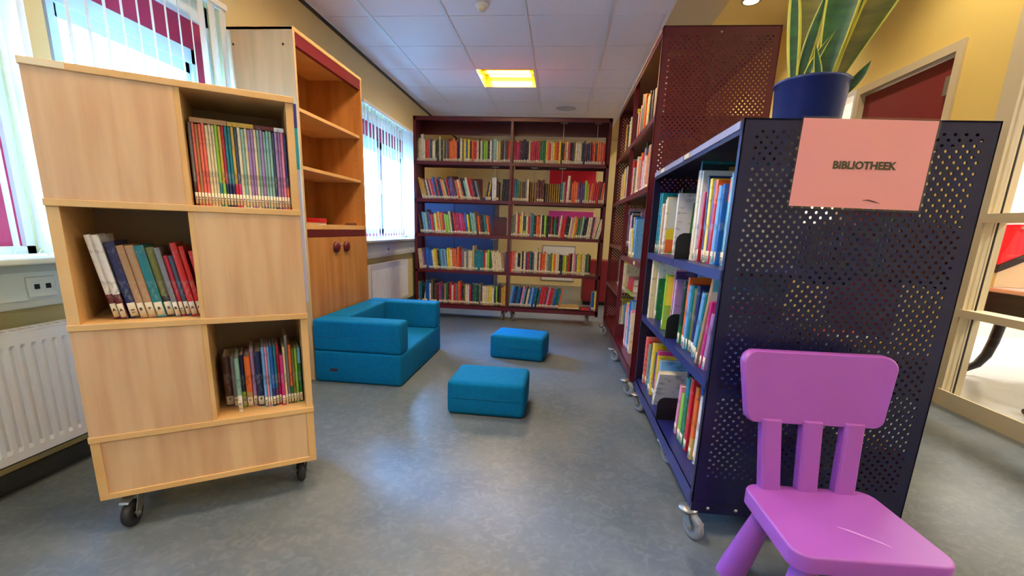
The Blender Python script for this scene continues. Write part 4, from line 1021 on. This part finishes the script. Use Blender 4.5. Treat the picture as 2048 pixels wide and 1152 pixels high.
blue('near',2,.55,[('skyblue',D(t=.014,h=.31,d=.27,v=.09,deco='forestcover')),('forest',D(t=.026,h=.265,v=.03,c2=('green','b'))),('blue',D(t=.012,h=.26,v=.04)),('orange',D(t=.018,h=.285,v=.035,c2=('orange','t'))),('red',D(t=.012,h=.26,v=.04)),('skyblue',D(t=.022,h=.255,v=.03)),('teal',D(t=.014,h=.26,v=.035)),('olive',D(t=.022,h=.25,v=.04)),('navy',D(t=.03,h=.265,v=.04,d=.2)),('slate',D(t=.012,h=.25,v=.05)),('skyblue',D(t=.022,h=.25,v=.03,lean=10,gap=.004)),('teal',D(t=.014,h=.25,v=.03,lean=12)),('tan',D(t=.014,h=.34,d=.24,v=.015,lean=14,deco='hedgehog',gap=.05)),('magenta',D(t=.012,h=.24,d=.2,v=.015,lean=9,gap=.035)),('lilac',D(t=.02,h=.2,d=.18,v=.02,lean=9))],a=.045,ts=1.25)
blue('far',3,.158,[('salmon',D(t=.02,h=.27,v=.03)),('red',D(t=.012,h=.25,v=.04)),('mint',D(t=.01,h=.24,v=.04)),('maroon',D(t=.016,h=.25,v=.05)),('navy',D(t=.014,h=.23,v=.05,lean=6)),('pink',D(t=.03,h=.22,v=.04,lean=14)),('skyblue',D(t=.016,h=.24,v=.03,lean=5)),('yellow',D(t=.03,h=.28,v=.03,d=.2)),('slate',D(t=.014,h=.24,v=.04)),('magenta',D(t=.02,h=.26,v=.04,lean=3)),('yellow',D(t=.012,h=.24,v=.04)),('skyblue',D(t=.022,h=.22,v=.05,d=.2)),('white',D(t=.02,h=.20,v=.02,d=.16,lean=22,gap=.01))],a=.04,ts=1.5)
blue('near',3,.158,[('pink',D(t=.02,h=.22,v=.05,lean=4)),('navy',D(t=.016,h=.36,d=.24,v=.07,lab=0,deco='heartcover')),('lime',D(t=.028,h=.20,v=.05)),('green',D(t=.034,h=.285,d=.19,v=.05,c2=('teal','t'))),('mint',D(t=.01,h=.25,v=.06)),('red',D(t=.026,h=.30,v=.05,d=.19)),('maroon',D(t=.014,h=.33,v=.08)),('purple',D(t=.01,h=.2,v=.06)),('orange',D(t=.024,h=.29,v=.05,c2=('gold','b'))),('blue',D(t=.01,h=.30,v=.06)),('white',D(t=.014,h=.27,v=.055)),('cream',D(t=.014,h=.25,v=.06))],a=.11,ts=1.38)
# --- birch bookcase
CFR=frame(CA[0],CA[1],CANG)
C_='rolling birch case'
r1=[('grey',D(c2=('brown','b'))),('salmon',D()),('tan',D()),('salmon',D()),('salmon',D()),('cream',D()),('cream',D()),('cream',D()),('lime',D(c2=('teal','b'))),('gold',D(c2=('lime','b'))),('crimson',D(c2=('navy','b'))),('teal',D(c2=('navy','b'))),('teal',D(c2=('navy','b'))),('gold',D(c2=('red','b'))),('slate',D(c2=('magenta','b'))),('cream',D()),('mint',D()),('cream',D()),('lilac',D()),('lilac',D()),('cream',D()),('mint',D()),('lilac',D()),('mint',D()),('mint',D()),('mint',D()),('slate',D()),('lilac',D()),('lilac',D()),('pink',D()),('navy',D(c2=('orange','b')))]
row(CFR,.338,.604,1.0376,r1,'top cube of '+C_,'magazine-like books in the top cube',h=(.238,.243),d=(.17,.18),t=(.0075,.009),v=.04,vj=.002,lab=.034,detail=True)
r2=[('white',D(t=.017,h=.255,c2=('maroon','b'),txt='A')),('white',D(t=.017,h=.255,c2=('maroon','b'),txt='A')),('navy',D(t=.024,h=.235,gap=.004)),('tan',D(t=.018,h=.225,txt='B')),('tan',D(t=.022,h=.225,txt='P')),('teal',D(t=.024,h=.225,txt='B')),('olive',D(t=.022,h=.22,c2=('umber','b'),txt='B')),('grey',D(t=.014,h=.22,txt='B')),('crimson',D(t=.012,h=.195)),('slate',D(t=.014,h=.195,txt='A')),('red',D(t=.017,h=.235,txt='A')),('red',D(t=.014,h=.225,txt='A')),('red',D(t=.018,h=.21,gap=.008,txt='C'))]
row(CFR,.092,.30,.6876,[(c,dict(o,lean=-9)) for c,o in r2],'middle cube of '+C_,'leaning books in the middle cube',d=(.15,.17),v=.055,vj=.008,lab=.042,detail=True,fit=False)
r3=[('brown',D(t=.026,h=.185,txt='C',v=.12)),('grey',D(t=.013,h=.19,txt='C',v=.10)),('mint',D(t=.013,h=.195,txt='C',v=.05,c2=('white','b'))),('navy',D(t=.013,h=.195,txt='C',v=.09,c2=('lime','b'))),('orange',D(t=.018,h=.19,txt='C',v=.08,c2=('tan','b'))),('lilac',D(t=.013,h=.215,v=.09)),('navy',D(t=.022,h=.205,txt='B',v=.08)),('skyblue',D(t=.009,h=.225,v=.06)),('pink',D(t=.007,h=.225,v=.06)),('skyblue',D(t=.007,h=.225,v=.06)),('blue',D(t=.01,h=.225,c2=('navy','b'),v=.06)),('teal',D(t=.009,h=.225,c2=('purple','b'),v=.065)),('crimson',D(t=.009,h=.225,v=.07)),('magenta',D(t=.01,h=.19,v=.055)),('cream',D(t=.008,h=.22,v=.06)),('grey',D(t=.009,h=.26,v=.065)),('orange',D(t=.009,h=.225,c2=('green','b'),v=.065)),('olive',D(t=.009,h=.21,v=.065)),('lime',D(t=.008,h=.21,v=.065)),('green',D(t=.011,h=.21,v=.07,c2=('skyblue','t')))]
row(CFR,.352,.602,.3376,r3,'lower cube of '+C_,'upright books in the lower cube',d=(.14,.17),lab=.032,detail=True,fit=False,gap=0)

# ------------------------------------------------------------------ decorated front covers (plain shapes on the visible board)
def deco(kind,o,t,h,d,slots):
    x=t+.0003; e=.0006
    def patch(y0,y1,z0,z1,rgb,name='cover_print',dx=0):
        nm='print_%d_%d_%d'%rgb
        obj(name,MB().box(x+dx,x+dx+e,y0*d,y1*d,z0*h,z1*h),mat(nm,rgb,.4),o)
    def poly(pts,rgb,dx=.0004):
        nm='print_%d_%d_%d'%rgb
        obj('cover_print',MB().prism([(a*d,b_*h) for a,b_ in pts],x+dx,x+dx+e,0,'yz'),mat(nm,rgb,.4),o)
    def word(s,y,z,size,rgb=None):
        me=letter(s,size,.0003)
        q=obj('cover_title',me,M['ink'],o,(x+.0012,y*d,z*h),(R(90),0,R(90)))
    if kind=='vera': patch(.02,.98,.74,1,(30,140,140)); word('Vera',.42,.64,.036); poly([(.2,.1),(.75,.08),(.85,.3),(.6,.42),(.35,.38)],(90,50,30))
    elif kind=='leeu': patch(.04,.98,.02,.97,(236,190,180)); word('Leeuw',.5,.76,.045); patch(.4,.85,.2,.55,(220,210,190),dx=.0006); poly([(.45,.25),(.8,.25),(.7,.5),(.5,.48)],(120,60,50),.0012)
    elif kind=='meadow': patch(.05,.98,.45,.97,(206,210,200)); patch(.05,.98,.26,.45,(222,190,30)); patch(.05,.98,.02,.26,(224,96,30)); poly([(.3,.46),(.5,.46),(.42,.66)],(110,120,120)); poly([(.1,.02),(.9,.02),(.7,.1),(.3,.08)],(90,150,30))
    elif kind=='greendoor': poly([(.3,.35),(.95,.35),(.95,.9),(.42,.93),(.32,.85)],(70,140,60)); patch(.3,.95,.15,.35,(140,120,100),dx=.0005)
    elif kind=='lettercover': patch(.1,.98,.88,.95,(40,50,110)); word('De groene',.45,.915,.018); poly([(.1,.6),(.25,.6),(.25,.8),(.1,.8)],(206,30,40)); poly([(.3,.6),(.45,.6),(.45,.8),(.3,.8)],(30,140,70)); patch(.5,.95,.5,.85,(50,60,130)); patch(.1,.5,.05,.4,(236,220,60))
    elif kind=='yellowbook': poly([(.5,.5),(.9,.55),(.85,.75),(.55,.72)],(210,60,30))
    elif kind=='cratecover': patch(.08,.96,.06,.80,(206,186,140)); patch(.1,.96,.82,.95,(150,160,130)); word('het',.5,.88,.02)
    elif kind=='verhalen': patch(.03,.98,.45,.97,(232,206,60)); word('Verhalen',.48,.72,.030); word('boze',.45,.60,.030); poly([(.1,.42),(.35,.5),(.7,.45),(.9,.25),(.6,.1),(.2,.12)],(150,190,40)); poly([(.3,.5),(.6,.55),(.75,.45),(.5,.4)],(120,60,40),.001)
    elif kind=='forestcover': patch(.02,.98,.78,.97,(170,184,200)); patch(.02,.98,.02,.78,(20,60,130)); poly([(.15,.78),(.25,.78),(.2,.9)],(20,30,60),.001); poly([(.4,.78),(.52,.78),(.46,.92)],(20,30,60),.001)
    elif kind=='hedgehog': patch(.02,.98,.82,.98,(110,190,206)); patch(.02,.98,.70,.82,(226,214,196)); poly([(.1,.05),(.9,.05),(.95,.22),(.7,.33),(.3,.31),(.08,.2)],(206,140,30)); poly([(.3,.1),(.7,.08),(.6,.24),(.35,.22)],(220,190,160),.001); poly([(.05,.0),(.95,.0),(.95,.07),(.05,.09)],(130,150,40),.0014)
    elif kind=='heartcover': 
        pts=[(.5+.14*math.sin(a)**3*1.2,.86+.05*(13*math.cos(a)-5*math.cos(2*a)-2*math.cos(3*a)-math.cos(4*a))/13) for a in [2*math.pi*i/24 for i in range(24)]]
        poly(pts,(190,40,50))
    elif kind=='binder': patch(.04,.98,.35,.84,(150,156,170)); patch(.04,.98,.05,.33,(206,40,70)); word('O',.55,.42,.035)
    elif kind=='yellowcover': poly([(.1,.05),(.9,.05),(.7,.4),(.3,.35)],(232,140,30))
    elif kind=='darkcover': patch(.02,.98,.02,.97,(26,52,58)); poly([(.4,.9),(.6,.9),(.6,.95),(.4,.95)],(160,110,50))

# ------------------------------------------------------------------ build the books
CAMP=Vector((0,0,1.0))
for bk_ in BOOKS:
    wx,wy=f2w(bk_['frame'],bk_['u'],bk_['v']); bk_['w']=(wx,wy)
    dist=(Vector((wx,wy,bk_['z']))-CAMP).length
    c,s=math.cos(bk_['frame'][2]),math.sin(bk_['frame'][2]); nrm=Vector((s,-c))
    tc2=Vector((-wx,-wy)).normalized(); fa=abs(nrm.dot(tc2))
    bk_['area']=bk_['t']*bk_['h']*(fa+.25*(bk_['deco'] is not None)+.12)/dist**2
order=sorted(range(len(BOOKS)),key=lambda i:-BOOKS[i]['area'])
keep=set(order[:290])
seen={}
stuff=MB(); smats=[]; sidx={}
def smi(m):
    if m.name not in sidx: sidx[m.name]=len(smats); smats.append(m)
    return sidx[m.name]
def lab_of(b_):
    r=b_['row']; n=b_['n']; lft=cn(r[n-1]['c']) if n>0 else None; rgt=cn(r[n+1]['c']) if n<len(r)-1 else None
    c=cn(b_['c'])
    if lft and rgt: s='%s book between %s and %s, %s'%(c,lft,rgt,b_['place'])
    elif rgt: s='%s book at left end before %s, %s'%(c,rgt,b_['place'])
    else: s='%s book at right end after %s, %s'%(c,lft,b_['place'])
    return s
cand={}
for i in keep: cand.setdefault(lab_of(BOOKS[i]),[]).append(i)
labels={}
for l,ids in cand.items():
    for i in ids:
        labels[i]=l if len(ids)==1 else '%s book, %s from left, %s'%(cn(BOOKS[i]['c']),ordw(BOOKS[i]['n']),BOOKS[i]['place'])
nbook=0
for i,b_ in enumerate(BOOKS):
    t,h,d,th=b_['t'],b_['h'],b_['d'],R(b_['lean'])
    cov,pg,lb=book_geo(t,h,d,b_['c2'],b_['lab'])
    lift=t*math.sin(th) if th>0 else 0
    loc=(b_['w'][0],b_['w'][1],b_['z']+lift); rot=(0,th,b_['frame'][2])
    m1=cover_mat(b_['c']); m2=cover_mat(b_['c2'][0]) if b_['c2'] else m1
    if i in keep:
        if b_['detail']:
            o=thing('book',labels[i],'book',loc,0,b_['group']); o.rotation_euler=rot
            obj('cover',cov,[m1,m2],o,fixn=False); obj('pages',pg,M['paper'],o,fixn=False)
            if b_['lab']: obj('spine_label',lb,M['label'],o,fixn=False)
            if b_['txt']: obj('label_letter',letter(b_['txt'],.012 if b_['txt']!='JJ' else .014,.0003),M['ink'],o,(t/2,-.0012,.028),(R(90),0,0))
            elif b_['lab'] and t>.007:
                tt=MB().box(t*.3,t*.7,-.0010,-.0006,.024,.027).box(t*.35,t*.65,-.0010,-.0006,.017,.019)
                obj('label_print',tt,M['ink'],o,fixn=False)
            if b_['deco']: deco(b_['deco'],o,t,h,d,None)
        else:
            a=MB(); a.v=cov.v+pg.v+lb.v; n1=len(cov.v); n2=n1+len(pg.v)
            a.f=cov.f+[tuple(k+n1 for k in f) for f in pg.f]+[tuple(k+n2 for k in f) for f in lb.f]
            a.m=cov.m+[2]*len(pg.f)+[3]*len(lb.f); a.sm=cov.sm+pg.sm+lb.sm
            o=obj('book',a,[m1,m2,M['paper'],M['label']],None,loc,rot,fixn=False); tag(o,labels[i],'book',b_['group'])
        nbook+=1
    else:
        mw=Matrix.Translation(loc)@Matrix.Rotation(b_['frame'][2],4,'Z')@Matrix.Rotation(th,4,'Y')
        for mb,ms in ((cov,(m1,m2)),(pg,(M['paper'],)),(lb,(M['label'],))):
            n=len(stuff.v); stuff.v+=[tuple(mw@Vector(p)) for p in mb.v]
            for f,mi,sm2 in zip(mb.f,mb.m,mb.sm): stuff.f.append(tuple(k+n for k in f)); stuff.m.append(smi(ms[mi])); stuff.sm.append(sm2)
# books on the window side of the navy case, glimpsed through the holes
for z,h,xx,ua,ub in ((.9006,.165,BX1,1.45,2.62),(.5506,.12,BX1,1.45,2.62),(.1586,.19,BX1,1.45,2.62),(1.2706,.27,RX1,2.82,4.6),(.9006,.27,RX1,2.82,4.6)):
    u=ua
    while u<ub:
        if 3.70<u<3.76: u=3.76
        t=random.uniform(.014,.028); hh=h*random.uniform(.9,1.05); k=cover_mat(random.choice(KEYS))
        cov,pg,lb=book_geo(t,hh,.16,None,.03)
        mw=Matrix.Translation((xx-.02,u,z))@Matrix.Rotation(R(90),4,'Z')
        for mb,m_ in ((cov,k),(pg,M['paper']),(lb,M['label'])):
            n=len(stuff.v); stuff.v+=[tuple(mw@Vector(p)) for p in mb.v]
            for f,sm2 in zip(mb.f,mb.sm): stuff.f.append(tuple(q+n for q in f)); stuff.m.append(smi(m_)); stuff.sm.append(sm2)
        u+=t+.001
so_=obj('book_rows',stuff,smats,fixn=False)
tag(so_,'the remaining narrow books packed on the shelves of the steel cases','books',None,'stuff')
longl=[l for l in labels.values() if len(l.split())>16]; print('LONG',longl)
print('books',len(BOOKS),'individual',nbook)

# lying books
def flat(x,y,z,w,d,t,rz,k,label,group,name='book'):
    o=thing(name,label,'book',(x,y,z),R(rz),group)
    obj('cover',MB().box(0,w,0,d,0,.0015).box(0,w,0,d,t-.0015,t).box(0,w,0,.002,.0015,t-.0015),cover_mat(k),o)
    obj('pages',MB().box(.003,w-.003,.002,d-.003,.0015,t-.0015),M['paper'],o)
g='books lying flat on the bottom shelf'
flat(.02,4.96,.1645,.20,.15,.010,6,'tan','tan book lying at the bottom of the flat pile on the far case bottom shelf',g)
flat(.025,4.96,.175,.22,.15,.010,-4,'cream','cream book lying in the middle of the pile on the far case bottom shelf',g)
flat(.03,4.97,.1855,.22,.14,.012,9,'gold','yellowish book lying on top of the flat pile on the far case bottom shelf',g)
flat(.265,4.97,.1645,.10,.13,.012,-8,'red','small red book lying right of the flat pile on the bottom shelf',g)
def uplace(u,v): return f2w(CFR,u,v)
zt=1.0376+.2435
for u0,w,k,l,tt in ((.345,.095,'tan','tan book lying flat on the left of the row in the top cube',.014),(.442,.07,'gold','yellow brown book lying flat mid row in the top cube',.013),(.514,.055,'maroon','maroon book lying flat on the row in the top cube',.012),(.571,.028,'white','small white book lying flat at the right in the top cube',.012)):
    x,y=uplace(u0,.045); flat(x,y,zt,w,.15,tt,CANG,k,l,'books lying flat in the top cube')
x0,y0=f2w(RFR,mr+.075,.06)
zz=.158+.39
flat(x0,y0,zz,.26,.2,.03,-90,'lime','lime green book lying flat below the red ones in the side maroon case','flat books in the side maroon case')
flat(x0+.0,y0-.0,zz+.0305,.27,.2,.05,-90,'red','red book lying on the lime one in the side maroon case','flat books in the side maroon case')
flat(x0+.005,y0-.0,zz+.081,.27,.2,.045,-90,'crimson','dark red book lying topmost of the flat pile in side maroon case','flat books in the side maroon case')
